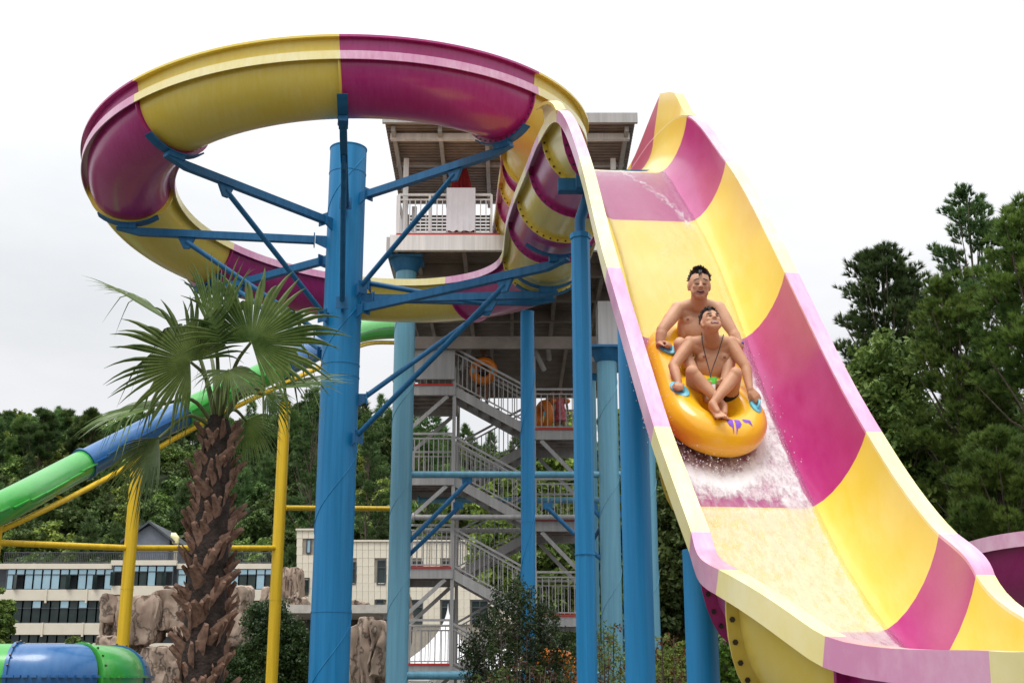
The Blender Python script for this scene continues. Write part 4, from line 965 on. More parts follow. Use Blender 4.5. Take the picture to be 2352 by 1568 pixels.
gi = gn.nodes.new('NodeGroupInput'); go = gn.nodes.new('NodeGroupOutput'); ip = gn.nodes.new('GeometryNodeInstanceOnPoints'); ci = gn.nodes.new('GeometryNodeCollectionInfo')
ci.inputs['Collection'].default_value = vc; ci.inputs['Separate Children'].default_value = True; ci.inputs['Reset Children'].default_value = True
rv = gn.nodes.new('FunctionNodeRandomValue'); rv.data_type = 'FLOAT_VECTOR'; rv.inputs[0].default_value = (0, 0, 0); rv.inputs[1].default_value = (.2, .2, 6.28)
rs = gn.nodes.new('FunctionNodeRandomValue'); rs.data_type = 'FLOAT'; rs.inputs[2].default_value = .6; rs.inputs[3].default_value = 1.15; rs.inputs['Seed'].default_value = 3
ri = gn.nodes.new('FunctionNodeRandomValue'); ri.data_type = 'INT'; ri.inputs[4].default_value = 0; ri.inputs[5].default_value = 6; ri.inputs['Seed'].default_value = 8
gl = gn.links.new; gl(gi.outputs[0], ip.inputs['Points']); gl(ci.outputs[0], ip.inputs['Instance']); ip.inputs['Pick Instance'].default_value = True
gl(ri.outputs[2], ip.inputs['Instance Index']); gl(rv.outputs[0], ip.inputs['Rotation']); gl(rs.outputs[1], ip.inputs['Scale']); gl(ip.outputs[0], go.inputs[0])
md = fo.modifiers.new('scatter', 'NODES'); md.node_group = gn
fo2 = fo

# ================================================================== fan palm
M['boot'] = mat('red_brown_leaf_bases', (.070, .034, .020), .75, scale=7, c2=(.27, .155, .105), bump=.4, bscale=30, stretch=(1, 1, .4))
M['fibre'] = mat('dark_palm_fibre', (.022, .012, .008), .95, var=.5, scale=12, bump=.8)
M['fan'] = leafmat('palm_fan', (.050, .100, .022), (.175, .250, .065), rough=.30, scale=2.2, tr=.3)
M['petiole'] = mat('green_stalk', (.10, .13, .035), .45, var=.3)
YP = 11.2
palm = thing('palm_tree', (PY(475, 1568, YP).x, YP, 0), 'fan palm with shaggy brown trunk and spiky green fronds in front of the slanting tube', 'palm')
pc0 = PY(462, 1568, YP); pc1 = PY(500, 985, YP); pc0.z -= .2
base_ = Vector((pc0.x-.02, YP, 0)); crown_ = pc1
MB().tube([base_, pc0, pc0.lerp(pc1, .5), pc1, pc1+Vector((.0, 0, .12))], [.20, .19, .165, .12, .08], 20).build('trunk', M['fibre'], palm, True)
def boot_mesh(k):
    r_ = random.Random(k); mb = MB(); n = 7; L_ = .30; off = len(mb.v)
    for i in range(n+1):                      # tapering, keeled leaf base curving away from the trunk
        s = i/n; x = L_*s; z = .10*s+.16*s*s*(.6+.6*r_.random()*0+.2*k); w_ = .058*(1-s)**.6+.024+(.007 if i % 2 else 0)*(s > .4)
        if i == n: w_ = .030
        for (a, b) in ((-w_, .012), (0, -.016), (w_, .012), (0, .018)): mb.v.append((x*.42+.42*z+.02, a, -.05+z*.55+x*.62+b))
    for i in range(n):
        for j in range(4): a0 = i*4+j; a1 = i*4+(j+1) % 4; mb.f.append((a0, a1, a1+4, a0+4)); mb.m.append(0)
    mb.f += [(0, 1, 2, 3), (n*4+3, n*4+2, n*4+1, n*4)]; mb.m += [0, 0]
    return mb.mesh('leaf_base', M['boot'], True, 30)
bms = [boot_mesh(k) for k in range(3)]
nbt = 290
for i in range(nbt):
    f_ = i/nbt; z = .9+(crown_.z-.05-.9)*f_; ax = base_.lerp(pc0, min(1, z/pc0.z)) if z < pc0.z else pc0.lerp(pc1, (z-pc0.z)/(pc1.z-pc0.z)); ang = i*2.39996
    rt_ = .125-.045*f_; sc2 = (.82-.26*f_)*random.uniform(.8, 1.2)
    R = Matrix.Rotation(ang+random.uniform(-.25, .25), 4, 'Z') @ Matrix.Rotation(random.uniform(-.55, .0), 4, 'Y') @ Matrix.Rotation((.62 if i % 2 else -.62)+random.uniform(-.22, .22), 4, 'X')
    link('leaf_base', bms[i % 3], palm, Matrix.Translation((ax.x+cos(ang)*rt_, ax.y+sin(ang)*rt_, z)) @ R @ Matrix.Diagonal((sc2, sc2, sc2, 1)))
def fan(hub, axis, nrm, L_, spread, droop, seed, nseg=46, cup=.25, tipdroop=.35):
    """pleated fan: folded segments joined for the inner part, split and tapering to limp tips"""
    r_ = random.Random(seed); A = Vector(axis).normalized(); N = Vector(nrm); N = (N-A*N.dot(A)).normalized(); B = N.cross(A); mb = MB(); sp = radians(spread)
    for k in range(nseg):
        q = -sp/2+sp*(k+.5)/nseg; half = sp/nseg/2; ln = L_*(1-.46*(abs(q)/(pi))**.9)*r_.uniform(.88, 1.08); bend = r_.uniform(.5, 1.5); side = r_.uniform(-.05, .05); snap = r_.random() < .2
        rows_ = []; m = 9
        for i in range(m+1):
            s = i/m; rr = ln*(.002+.998*s); wf = 1. if s < .60 else max(.03, 1-(s-.60)/.40)**.8
            w_ = rr*sin(half)*1.03 if s < .60 else ln*.618*sin(half)*wf
            dirv = A*cos(q+side*s*s)+B*sin(q+side*s*s); perp = B*cos(q)-A*sin(q); z = cup*rr*s*(abs(sin(q/1.2)))*.5
            p = Vector(hub)+dirv*rr+N*z; dz = droop*L_*s**2.4+tipdroop*L_*bend*max(0, s-.55)**2*1.6
            if snap and s > .6: dz += (s-.6)*L_*.9; p -= dirv*(s-.6)*L_*.45
            p.z -= dz; fold = w_*.55
            rows_.append((p-perp*w_-N*fold, p+N*fold*.6, p+perp*w_-N*fold))
        o = len(mb.v)
        for t in rows_: mb.v += [tuple(x) for x in t]
        for i in range(m):
            for j in range(2): a = o+i*3+j; mb.f.append((a, a+1, a+4, a+3)); mb.m.append(0)
    return mb
def Pp(x, y, dy=0.): return PY(x, y, YP+dy)
fans = [ # hub px, hub depth offset, tip px, tip depth offset, normal, spread, droop
((437, 830), -.35, (292, 724), -.25, (-.1, -1, .15), 270, .05, 1., 50), ((577, 785), -.30, (706, 628), .0, (.15, -1, .2), 262, .03, 1., 50),
    ((494, 778), -.36, (496, 578), -.30, (0, -1, -.1), 52, .0, 1., 24), ((400, 745), .1, (242, 640), .30, (.75, -.35, 1.0), 46, .0, 1., 22),
    ((375, 928), -.25, (192, 950), -.2, (.1, -.45, 1), 130, .10, 1., 38), ((365, 1005), -.35, (255, 1125), -.35, (-.3, -.9, .5), 120, .12, 1., 36),
    ((608, 893), -.3, (800, 862), -.35, (-.15, -.5, 1), 56, .02, 1., 26), ((525, 850), -.45, (600, 925), -.7, (.2, -.6, .8), 230, .20, .75, 44),
    ((612, 905), .1, (700, 960), .15, (.2, -.6, .7), 150, .22, .9, 38), ((565, 965), .35, (640, 1040), .45, (.3, -.9, .3), 160, .25, .85, 36),
    ((470, 790), .5, (430, 715), .6, (.2, -1, .3), 110, .12, .8, 34)]
for i, (h, hd, t, td, nv, spd, dr, ls, nsg) in enumerate(fans):
    hb = Pp(*h, hd); tp_ = Pp(*t, td); L_ = (tp_-hb).length*ls*1.08
    lo = fan(hb, tp_-hb, nv, L_, spd, dr, i+3, nsg).build('frond', M['fan'], palm)
    cr = crown_+Vector((0, 0, -.02)); mid = cr.lerp(hb, .5)+Vector((0, 0, .10+.12*(hb-cr).length))
    c_, _ = catmull([cr, mid, hb], 6); MB().tube(c_, [.022-.009*j/(len(c_)-1) for j in range(len(c_))], 7).build('stalk', M['petiole'], lo, True)

# ================================================================== raft and riders
def skinmat(name, c, c2):
    m, t, b = newmat(name); l = t.links.new; tc = nn(t, 'ShaderNodeTexCoord')
    n = nn(t, 'ShaderNodeTexNoise'); n.inputs['Scale'].default_value = 7; n.inputs['Detail'].default_value = 5; r = nn(t, 'ShaderNodeValToRGB')
    r.color_ramp.elements[0].position = .35; r.color_ramp.elements[0].color = (*c, 1); r.color_ramp.elements[1].position = .68; r.color_ramp.elements[1].color = (*c2, 1)
    l(tc.outputs['Object'], n.inputs[0]); l(n.outputs['Fac'], r.inputs[0]); l(r.outputs[0], b.inputs['Base Color']); b.inputs['Roughness'].default_value = .52
    b.inputs['Subsurface Weight'].default_value = .12; b.inputs['Subsurface Radius'].default_value = (.9, .35, .2); b.inputs['Subsurface Scale'].default_value = .012; b.inputs['Specular IOR Level'].default_value = .5
    n2 = nn(t, 'ShaderNodeTexNoise'); n2.inputs['Scale'].default_value = 60; bp = nn(t, 'ShaderNodeBump'); bp.inputs['Strength'].default_value = .15; bp.inputs['Distance'].default_value = .004
    l(tc.outputs['Object'], n2.inputs[0]); l(n2.outputs['Fac'], bp.inputs['Height']); l(bp.outputs[0], b.inputs['Normal']); return m
M['skin1'] = skinmat('wet_skin', (.55, .295, .175), (.66, .38, .24)); M['skin2'] = skinmat('tanned_wet_skin', (.48, .235, .125), (.58, .31, .18))
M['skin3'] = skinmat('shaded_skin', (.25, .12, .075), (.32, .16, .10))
M['lip_'] = mat('lips', (.36, .09, .07), .4); M['dark'] = mat('mouth_shadow', (.06, .012, .010), .7); M['teeth'] = mat('teeth', (.75, .70, .62), .3); M['hair'] = mat('wet_black_hair', (.010, .008, .008), .28, var=.4)
M['areola'] = mat('areola_skin', (.24, .085, .06), .5); M['black'] = mat('black_cord', (.012, .012, .014), .6); M['shorts1'] = mat('dark_grey_green_shorts', (.045, .06, .06), .6, var=.4, scale=12)
M['shorts2'] = mat('black_shorts', (.016, .014, .016), .6); M['gpouch'] = mat('green_plastic', (.10, .62, .07), .35); M['wpouch'] = mat('white_printed_pouch', (.70, .72, .70), .3, c2=(.45, .12, .12), scale=28, pos=(.55, .62)); M['bluebead'] = mat('blue_beads', (.04, .12, .42), .35)
M['raft'] = mat('orange_yellow_vinyl', (.86, .44, .010), .26, var=.06, scale=2, c2=(.90, .52, .016), coat=.4, bump=.12, bscale=6)
M['handle'] = mat('pale_blue_vinyl', (.14, .52, .66), .4, var=.1); M['purple'] = mat('purple_print', (.20, .06, .52), .35); M['orange'] = mat('orange_vinyl', (.72, .20, .012), .3)
def remesh(mb, name, m, vox, smooth=4, fac=.5, parent=None):
    me = mb.mesh('tmp', m); o = bpy.data.objects.new('tmp', me); col.objects.link(o)
    r_ = o.modifiers.new('r', 'REMESH'); r_.mode = 'VOXEL'; r_.voxel_size = vox; r_.use_smooth_shade = True
    if smooth: s_ = o.modifiers.new('s', 'SMOOTH'); s_.factor = fac; s_.iterations = smooth
    dg = bpy.context.evaluated_depsgraph_get(); dg.update(); me2 = bpy.data.meshes.new_from_object(o.evaluated_get(dg)); me2.name = name
    bpy.data.objects.remove(o); bpy.data.meshes.remove(me); me2.materials.clear(); me2.materials.append(m)
    me2.polygons.foreach_set('use_smooth', [True]*len(me2.polygons)); return link(name, me2, parent)
def cap(mb, a, b, ra, rb, n=14):
    a = Vector(a); b = Vector(b); mb.ball(a, ra, nu=n, nv=10); mb.ball(b, rb, nu=n, nv=10)
    k = 5; mb.tube([a.lerp(b, i/k) for i in range(k+1)], [ra+(rb-ra)*i/k for i in range(k+1)], n)
def chain(mb, pr): 
    for (a, ra), (b, rb) in zip(pr[:-1], pr[1:]): cap(mb, a, b, ra, rb)
def basis(f, u):
    f = Vector(f).normalized(); u = Vector(u); u = (u-f*u.dot(f)).normalized(); r = f.cross(u); return f, u, r     # r = subject's right
def ell(mb, c, f, u, r, size): mb.ball(c, size, Matrix((r, f, u)).transposed(), 18, 12)      # size: (sideways, fore-aft, up)

SC = sS[2]+1.0; p_, T_, N_, r_ = frame_at(SC); O_ = p_-N_*DEP; X_ = -r_
O_ = O_+X_*((1.575-O_.x)/X_.x)+N_*.045
roll = radians(7); X2 = (X_*cos(roll)-N_*sin(roll)); N2 = (N_*cos(roll)+X_*sin(roll)); X_, N_ = X2, N2
def RL(x, t, n): return O_+X_*x+T_*t+N_*n
raft = thing('inflatable_raft', RL(0, .1, 0), 'orange-yellow two-seat figure-eight raft carrying the two shouting men', 'raft', 'orange inflatable tubes')
mb = MB()
def torus(mb, c, R0, r0, ex=1., nu=48, nv=18, tc_=1.):
    o = len(mb.v)
    for i in range(nu):
        a = 2*pi*i/nu
        for j in range(nv):
            b = 2*pi*j/nv; rr = R0+r0*cos(b); mb.v.append(tuple(RL(c[0]+rr*cos(a)*ex, c[1]+rr*sin(a)*tc_, c[2]+r0*sin(b))))
    for i in range(nu):
        for j in range(nv): mb.f.append((o+i*nv+j, o+i*nv+(j+1) % nv, o+((i+1) % nu)*nv+(j+1) % nv, o+((i+1) % nu)*nv+j)); mb.m.append(0)
torus(mb, (0, .50, .165), .285, .165); torus(mb, (0, -.32, .16), .275, .155)
cap_list = [((-.30, -.32), (-.31, .50)), ((.29, -.32), (.30, .50))]
for (a0_, b0_) in cap_list:
    mb.tube([RL(a0_[0]*(1+.0*k), a0_[1]+(b0_[1]-a0_[1])*k/8, .16) for k in range(9)], [.150-.016*sin(pi*k/8) for k in range(9)], 18)
ro_ = remesh(mb, 'inflated_body', M['raft'], .013, 10, .6, raft)
flr = MB(); flr.tube([RL(0, .50, .05), RL(0, .50, .07)], .22, 24); flr.tube([RL(0, -.32, .05), RL(0, -.32, .07)], .22, 24); flr.build('floor_sheet', M['raft'], raft)
def patch(x, t, n, ax, size, m, loop=True):
    """oval patch welded on the tube, with a strap loop"""
    c = RL(x, t, n); side = X_*cos(ax)+T_*sin(ax); oth = N_.cross(side)
    tilt = .35 if x > 0 else -.35
    nv_ = (N_*cos(tilt)+X_*sin(tilt)).normalized(); side = (side-nv_*side.dot(nv_)).normalized(); oth = nv_.cross(side); q = MB(); n_ = 24
    for k_, h in ((1.0, -.012), (1.0, .004), (.85, .010)):
        for i in range(n_): a = 2*pi*i/n_; q.v.append(tuple(c+side*(size[0]*k_*cos(a))+oth*(size[1]*k_*sin(a))+nv_*(h-.04*(cos(a)**2)*abs(nv_.dot(X_))*0)))
    for l_ in range(2):
        for i in range(n_): a0 = l_*n_+i; a1 = l_*n_+(i+1) % n_; q.f.append((a0, a1, a1+n_, a0+n_)); q.m.append(0)
    q.f.append(tuple(range(2*n_, 3*n_))); q.m.append(0)
    o = q.build('handle', m, raft, True, 50)
    if loop:
        pts_ = [c+side*(size[0]*.55*cos(pi*i/8))+nv_*(.005+.045*sin(pi*i/8)) for i in range(9)]; MB().tube(pts_, .011, 8).build('grip', m, o, True)
    return c+nv_*.05
hFL = patch(-.325, .415, .318, 1.15, (.115, .055), M['handle']); hFR = patch(.315, .50, .322, 1.7, (.105, .055), M['handle']); hRL = patch(-.315, -.20, .308, 1.0, (.11, .055), M['handle']); hRR = patch(.315, -.25, .30, 2.0, (.09, .045), M['handle'])
# printed purple emblem on the bow of the raft
dgr = bpy.context.evaluated_depsgraph_get(); dgr.update()
from mathutils.bvhtree import BVHTree
bv = BVHTree.FromPolygons([v.co[:] for v in ro_.data.vertices], [p.vertices[:] for p in ro_.data.polygons])
def emb(poly, nm):
    q = MB(); pts_ = []; cxm = sum(a for a, b in poly)/len(poly); cym = sum(b for a, b in poly)/len(poly)
    rings_ = 5
    for k in range(rings_+1):
        f_ = k/rings_
        for (a, b) in poly:
            A_ = cxm+(a-cxm)*(1-f_*.98); B_ = cym+(b-cym)*(1-f_*.98); o0 = RL(A_, B_, .8) if B_ < .80 else RL(A_, B_, .8)
            hit = bv.ray_cast(o0+T_*.0, -N_); pt = hit[0] if hit[0] else RL(A_, B_, .3); nr = hit[1] if hit[0] else N_; q.v.append(tuple(pt+nr*.003))
    n_ = len(poly)
    for k in range(rings_):
        for i in range(n_): a0 = k*n_+i; a1 = k*n_+(i+1) % n_; q.f.append((a0, a1, a1+n_, a0+n_)); q.m.append(0)
    q.build(nm, M['purple'], raft, True, 60)
def dense(poly, k=5): return [(poly[i][0]+(poly[(i+1) % len(poly)][0]-poly[i][0])*j/k, poly[i][1]+(poly[(i+1) % len(poly)][1]-poly[i][1])*j/k) for i in range(len(poly)) for j in range(k)]
ex = .055
for sgn in (-1, 1):
    emb(dense([(ex+sgn*.006, .755), (ex+sgn*.052, .755), (ex+sgn*.064, .80), (ex+sgn*.045, .835), (ex+sgn*.022, .845), (ex+sgn*.012, .895)]), 'emblem')
    emb(dense([(ex+sgn*.080, .735), (ex+sgn*.15, .735), (ex+sgn*.165, .79), (ex+sgn*.125, .765), (ex+sgn*.105, .775), (ex+sgn*.085, .765)]), 'emblem')
valve = MB(); valve.tube([RL(-.33, -.5, .28), RL(-.33, -.5, .315)], .014, 10); valve.build('valve', M['black'], raft, True)

def Jp(px, py, zc): return PD(px, py, zc)
def hand(mb, wrist, grip, dirf, across, s=1., open_=False):
    """palm plus four curled fingers of unequal length and a thumb closing against them"""
    w = Vector(wrist); g = Vector(grip); d = (g-w); L_ = d.length; d.normalize(); ac = Vector(across); ac = (ac-d*ac.dot(d)).normalized(); pn = d.cross(ac); f_ = Vector(dirf)
    if pn.dot(f_) < 0: pn = -pn
    pc = w+d*.045*s
    for k in (-1, 0, 1): cap(mb, w+ac*k*.014*s, w+d*.075*s+ac*k*.026*s, .017*s, .0145*s, 10)
    ln = [.036, .042, .039, .031]
    for i, q in enumerate((-1.5, -.5, .5, 1.5)):
        k0 = w+d*.080*s+ac*q*.0195*s; k1 = k0+d*ln[i]*.75*s+pn*.012*s; k2 = k1+pn*ln[i]*.75*s+d*.004*s; k3 = k2-d*ln[i]*.6*s+pn*.004*s
        chain(mb, [(k0, .0105*s), (k1, .010*s), (k2, .0095*s), (k3, .0085*s)])
    t0 = w+d*.025*s-ac*.030*s; t1 = t0+d*.030*s-ac*.014*s+pn*.018*s; t2 = t1+d*.026*s+ac*.010*s+pn*.018*s; chain(mb, [(t0, .014*s), (t1, .0115*s), (t2, .0095*s)])
def foot(mb, ankle, dirf, up, s=1., inner=1):
    a = Vector(ankle); d = Vector(dirf).normalized(); u = Vector(up); u = (u-d*u.dot(d)).normalized(); r = d.cross(u)
    heel = a-d*.035*s-u*.045*s; ball = a+d*.125*s-u*.055*s
    cap(mb, a, heel, .036*s, .030*s); cap(mb, a+d*.01, a+d*.085*s-u*.030*s, .033*s, .024*s)
    for k in (-1, 0, 1): cap(mb, heel+r*k*.008*s, ball+r*k*.024*s, .023*s, .017*s, 10)
    for i, q in enumerate((-2, -1, 0, 1, 2)):
        big = (q*inner == 2); ln = .045 if big else .034-.003*abs(q-inner*1); b0 = ball+r*q*.0165*s-d*(.010*(abs(q-inner*1.5)/3.5))*s
        chain(mb, [(b0, .013*s if big else .010*s), (b0+d*ln*s+u*.006*s, .0135*s if big else .0095*s)])
def head(body, par, c, f, u, skin, s=1., mouth='open', brows=True, seed=1, wide=1.):
    f, u, r = basis(f, u); c = Vector(c)
    P3 = lambda x, y, z: c+r*x*s+f*y*s+u*z*s
    ell(body, P3(0, -.008, .022), f, u, r, (.076*s*wide, .094*s, .092*s))            # skull
    ell(body, P3(0, .018, -.030), f, u, r, (.063*s*wide, .070*s, .078*s))            # face
    ell(body, P3(0, .042, -.078), f, u, r, (.040*s*wide, .040*s, .030*s))            # chin
    for q in (-1, 1):
        ell(body, P3(q*.040*wide, .040, -.052), f, u, r, (.024*s, .034*s, .036*s))    # jaw side
        ell(body, P3(q*.036*wide, .068, -.018), f, u, r, (.023*s, .016*s, .018*s))    # cheek
        ell(body, P3(q*.030*wide, .074, .022), f, u, r, (.028*s, .012*s, .010*s))     # brow ridge
        ell(body, P3(q*.031*wide, .076, .004), f, u, r, (.019*s, .012*s, .012*s))     # closed lid
        ell(body, P3(q*.077*wide, -.006, -.008), f, u, r, (.009*s, .017*s, .031*s))   # ear
        cap(body, P3(q*.072*wide, -.002, -.032), P3(q*.072*wide, -.006, -.036), .010*s, .009*s, 8)
        ell(body, P3(q*.012, .094, -.022), f, u, r, (.010*s, .010*s, .008*s))         # nostril wing
    cap(body, P3(0, .082, .016), P3(0, .102, -.018), .008*s, .0125*s, 10)             # nose
    for q in (-1, 1):                                                                 # lids, brows
        e = MB(); e.tube([P3(q*(.014+.032*k/6)*wide, .0905-.012*(k/6)**2, .004-.004*sin(pi*k/6)) for k in range(7)], [.0015*s, .003*s, .0038*s, .0038*s, .0034*s, .0028*s, .0015*s], 6); e.build('eyelid_crease', M['dark'], par, True)
        b_ = MB(); tl = .010 if mouth == 'open' else -.006
        b_.tube([P3(q*(.014+.040*k/6)*wide, .0955-.016*(k/6)**2, .026+(.010*(1-k/6)*(1 if tl > 0 else -1))) for k in range(7)], [.002*s, .0048*s, .0054*s, .005*s, .0042*s, .0028*s, .001*s], 6); b_.build('eyebrow', M['hair'], par, True)
    mz = -.058; mw, mh = (.027, .013) if mouth == 'open' else (.029, .012)
    lm = MB(); n_ = 16; pts_ = [P3(mw*cos(2*pi*i/n_), .083-.010*cos(2*pi*i/n_)**2, mz+mh*sin(2*pi*i/n_)) for i in range(n_+1)]
    lm.tube(pts_, .0052*s, 6, cap=False); lo = lm.build('lips', M['lip_'], par, True)
    di = MB(); di.ball(P3(0, .0765, mz), (mw*s, .0085*s, mh*s), Matrix((r, f, u)).transposed()); di.build('open_mouth', M['dark'], par, True)
    if mouth != 'open':
        for k in range(6):
            x = -.019+.0076*k; MB().ball(P3(x, .0865-.006*abs(x)/.02, mz+.003), (.0036*s, .003*s, .0062*s), Matrix((r, f, u)).transposed(), 8, 6).build('tooth', M['teeth'], lo, True)
    else: MB().ball(P3(0, .083, mz+.0085), (.017*s, .004*s, .003*s), Matrix((r, f, u)).transposed(), 10, 6).build('teeth', M['teeth'], lo, True)
    h = MB(); rr = random.Random(seed)                                                # hair: cap plus wet spikes
    hc = MB()
    for (x, y, z, a, b, d) in ((0, -.018, .038, .080, .092, .086), (0, .02, .075, .060, .062, .046), (.045, -.02, .03, .038, .062, .062), (-.045, -.02, .03, .038, .062, .062)): ell(hc, P3(x*wide, y, z), f, u, r, (a*s*wide, b*s, d*s))
    # cut the cap so that forehead stays free: keep upper/back vertices by shaping with spikes
    for k in range(800):
        a = rr.uniform(0, 2*pi); zt = rr.random()
        ph = zt*1.55; x = sin(ph)*cos(a); y = sin(ph)*sin(a); z = cos(ph)
        if y > .35 and z < .62-.05*abs(x): continue
        if y > -.1 and z < .12: continue
        b = P3(x*.077*wide, y*.092-.010, .022+z*.093); dv = (r*x*.6+f*(y*.5+(.8 if z > .6 else 0))+u*(z*.6+.15)+Vector((rr.uniform(-.5, .5), rr.uniform(-.5, .5), rr.uniform(-.2, .5)))).normalized(); ln = (.009+.013*max(0, z))*s*rr.uniform(.4, 1.7)
        h.tube([b-dv*.006, b+dv*ln*.5, b+dv*ln+u*ln*.1*(1 if z > .4 else -2)], [.0075*s, .0055*s, .001*s], 5, cap=False)
    for k in range(4): 
        x = rr.uniform(-.012, .045); h.tube([P3(x, .070, .098), P3(x+.004, .094, .078), P3(x+.002, .097, rr.uniform(.040, .062))], [.006*s, .0045*s, .001*s], 5, cap=False)
    h.build('hair', M['hair'], par)
    sc3 = MB(); ell(sc3, P3(0, -.020, .036), f, u, r, (.0785*s*wide, .088*s, .086*s)); sc3.build('scalp_hair', M['hair'], par, True)
    return f, u, r
def rider(name, label, skin, J, heads, hs, mouth, torso_w=1., seed=1, fwd=(0, -1, .1), rear=False):
    o = thing(name, J['pelvis'], label, 'person', 'men on the raft'); b = MB(); up = (J['neck']-J['pelvis']).normalized(); f, u, r = basis(fwd, up)
    pel, ch, nk = J['pelvis'], J['chest'], J['neck']; w_ = torso_w
    ell(b, pel, f, u, r, (.150*w_, .105, .10)); ell(b, pel.lerp(ch, .45), f, u, r, (.132*w_, .098*w_, .14)); ell(b, ch+u*.01, f, u, r, (.150*w_, .100, .135)); ell(b, ch+u*.075, f, u, r, (.135*w_, .085, .08))
    for q in (-1, 1):
        ell(b, ch+r*q*.068*w_+f*.060+u*.045, f, u, r, (.068*w_, .045, .052))
        ell(b, ch+r*q*.11*w_-f*.01+u*.0, f, u, r, (.05, .07, .11))
    cap(b, nk-u*.03, J['head']-u*.045-f*.01, .062*hs, .056*hs)
    for sd_ in ('l', 'r'):
        S, E, Wr, Hn = J['sh_'+sd_], J['el_'+sd_], J['wr_'+sd_], J['ha_'+sd_]
        cap(b, nk-u*.020, S+u*.010, .058, .050); cap(b, ch+u*.07, S-u*.01, .065, .055); ell(b, S+(S-ch)*.04, f, u, r, (.056, .052, .060))
        bi = S.lerp(E, .5); chain(b, [(S, .055*w_), (bi, .052*w_), (E, .041*w_)]); fo_ = E.lerp(Wr, .28); chain(b, [(E, .039*w_), (fo_, .043*w_), (E.lerp(Wr, .65), .035*w_), (Wr, .0265)])
        hand(b, Wr, Hn, T_-N_*.6, X_, 1.06)
        Hp, K, A = J['hip_'+sd_], J['kn_'+sd_], J['an_'+sd_]
        cap(b, pel, Hp, .10, .088); chain(b, [(Hp, .088), (Hp.lerp(K, .5), .078), (K, .056)]); ell(b, K+(K-Hp).normalized()*.008, *basis(fwd, up), (.054, .056, .056))
        calf = K.lerp(A, .30)-(K-Hp).normalized()*.0; cf = ((Hp-K).normalized()*.6+(A-K).normalized()*.2)*.022
        chain(b, [(K, .052), (calf+cf, .056), (K.lerp(A, .65), .043), (A, .033)])
        foot(b, A, J['toe_'+sd_]-A, J.get('fup_'+sd_, u), 1.0, 1 if sd_ == 'l' else -1)
    head(b, o, J['head'], *heads, M[skin], hs, mouth, seed=seed)
    remesh(b, 'body', M[skin], .0068, 5, .5, o)
    for q in (-1, 1): MB().ball(ch+r*q*.083*w_+f*.103+u*.035, (.013, .004, .012), Matrix((r, f, u)).transposed(), 12, 6).build('areola', M['areola'], o, True)
    sh = MB(); ell(sh, pel-u*.01, f, u, r, (.158*w_, .115, .095))
    for sd_ in ('l', 'r'): cap(sh, J['hip_'+sd_], J['hip_'+sd_].lerp(J['kn_'+sd_], .38), .098, .090)
    remesh(sh, 'shorts', M['shorts1' if rear else 'shorts2'], .012, 3, .5, o)
    return o
# 'l' = seen left in the picture
JR = dict(pelvis=Jp(1602, 838, 11.15), chest=Jp(1602, 752, 11.16), neck=Jp(1605, 691, 11.14), head=Jp(1606, 655, 11.02),
    sh_l=Jp(1557, 710, 11.12), el_l=Jp(1521, 757, 10.98), wr_l=Jp(1513, 793, 10.93), ha_l=hRL, sh_r=Jp(1650, 709, 11.12), el_r=Jp(1682, 760, 11.0), wr_r=Jp(1700, 794, 10.93), ha_r=hRR,
    hip_l=Jp(1578, 842, 11.08), hip_r=Jp(1628, 842, 11.08), kn_l=Jp(1562, 790, 10.78), kn_r=Jp(1688, 792, 10.80), an_l=Jp(1617, 905, 10.52), an_r=Jp(1656, 903, 10.52), toe_l=Jp(1620, 868, 10.44), toe_r=Jp(1652, 862, 10.44),
    fup_l=Vector((-.5, 1, .2)), fup_r=Vector((.5, 1, .2)))
rearman = rider('person', 'bare-chested man at the back of the raft with mouth open and eyes shut', 'skin1', JR, ((-.02, -1, -.20), (.04, -.1, 1)), 1.20, 'open', 1.16, 3, rear=True)
wb = MB(); q = Jp(1697, 790, 10.95); d_ = (JR['wr_r']-JR['el_r']).normalized(); a_ = d_.cross(Vector((0, 1, 0))).normalized(); b_ = d_.cross(a_)
for i in range(14): wb.ball(JR['wr_r']-d_*.01+(a_*cos(2*pi*i/14)+b_*sin(2*pi*i/14))*.033, .0075, nu=8, nv=6)
wb.build('bead_bracelet', M['bluebead'], rearman, True)
JF = dict(pelvis=Jp(1632, 928, 10.72), chest=Jp(1637, 838, 10.74), neck=Jp(1636, 778, 10.72), head=Jp(1633, 741, 10.62),
    sh_l=Jp(1586, 789, 10.72), el_l=Jp(1546, 840, 10.58), wr_l=Jp(1560, 884, 10.44), ha_l=hFL, sh_r=Jp(1678, 789, 10.72), el_r=Jp(1713, 842, 10.58), wr_r=Jp(1722, 893, 10.45), ha_r=hFR,
    hip_l=Jp(1603, 925, 10.68), hip_r=Jp(1665, 927, 10.68), kn_l=Jp(1590, 855, 10.36), kn_r=Jp(1689, 859, 10.36), an_l=Jp(1661, 932, 10.26), an_r=Jp(1637, 927, 10.16), toe_l=Jp(1679, 952, 10.08), toe_r=Jp(1660, 950, 9.98),
    fup_l=Vector((.1, .5, .8)), fup_r=Vector((-.3, .1, .9)))
frontman = rider('person', 'bare-chested man at the front of the raft gritting his teeth, wearing a black neck cord', 'skin2', JF, ((.14, -1, .42), (-.10, .4, 1)), 1.05, 'grit', 1.03, 9)
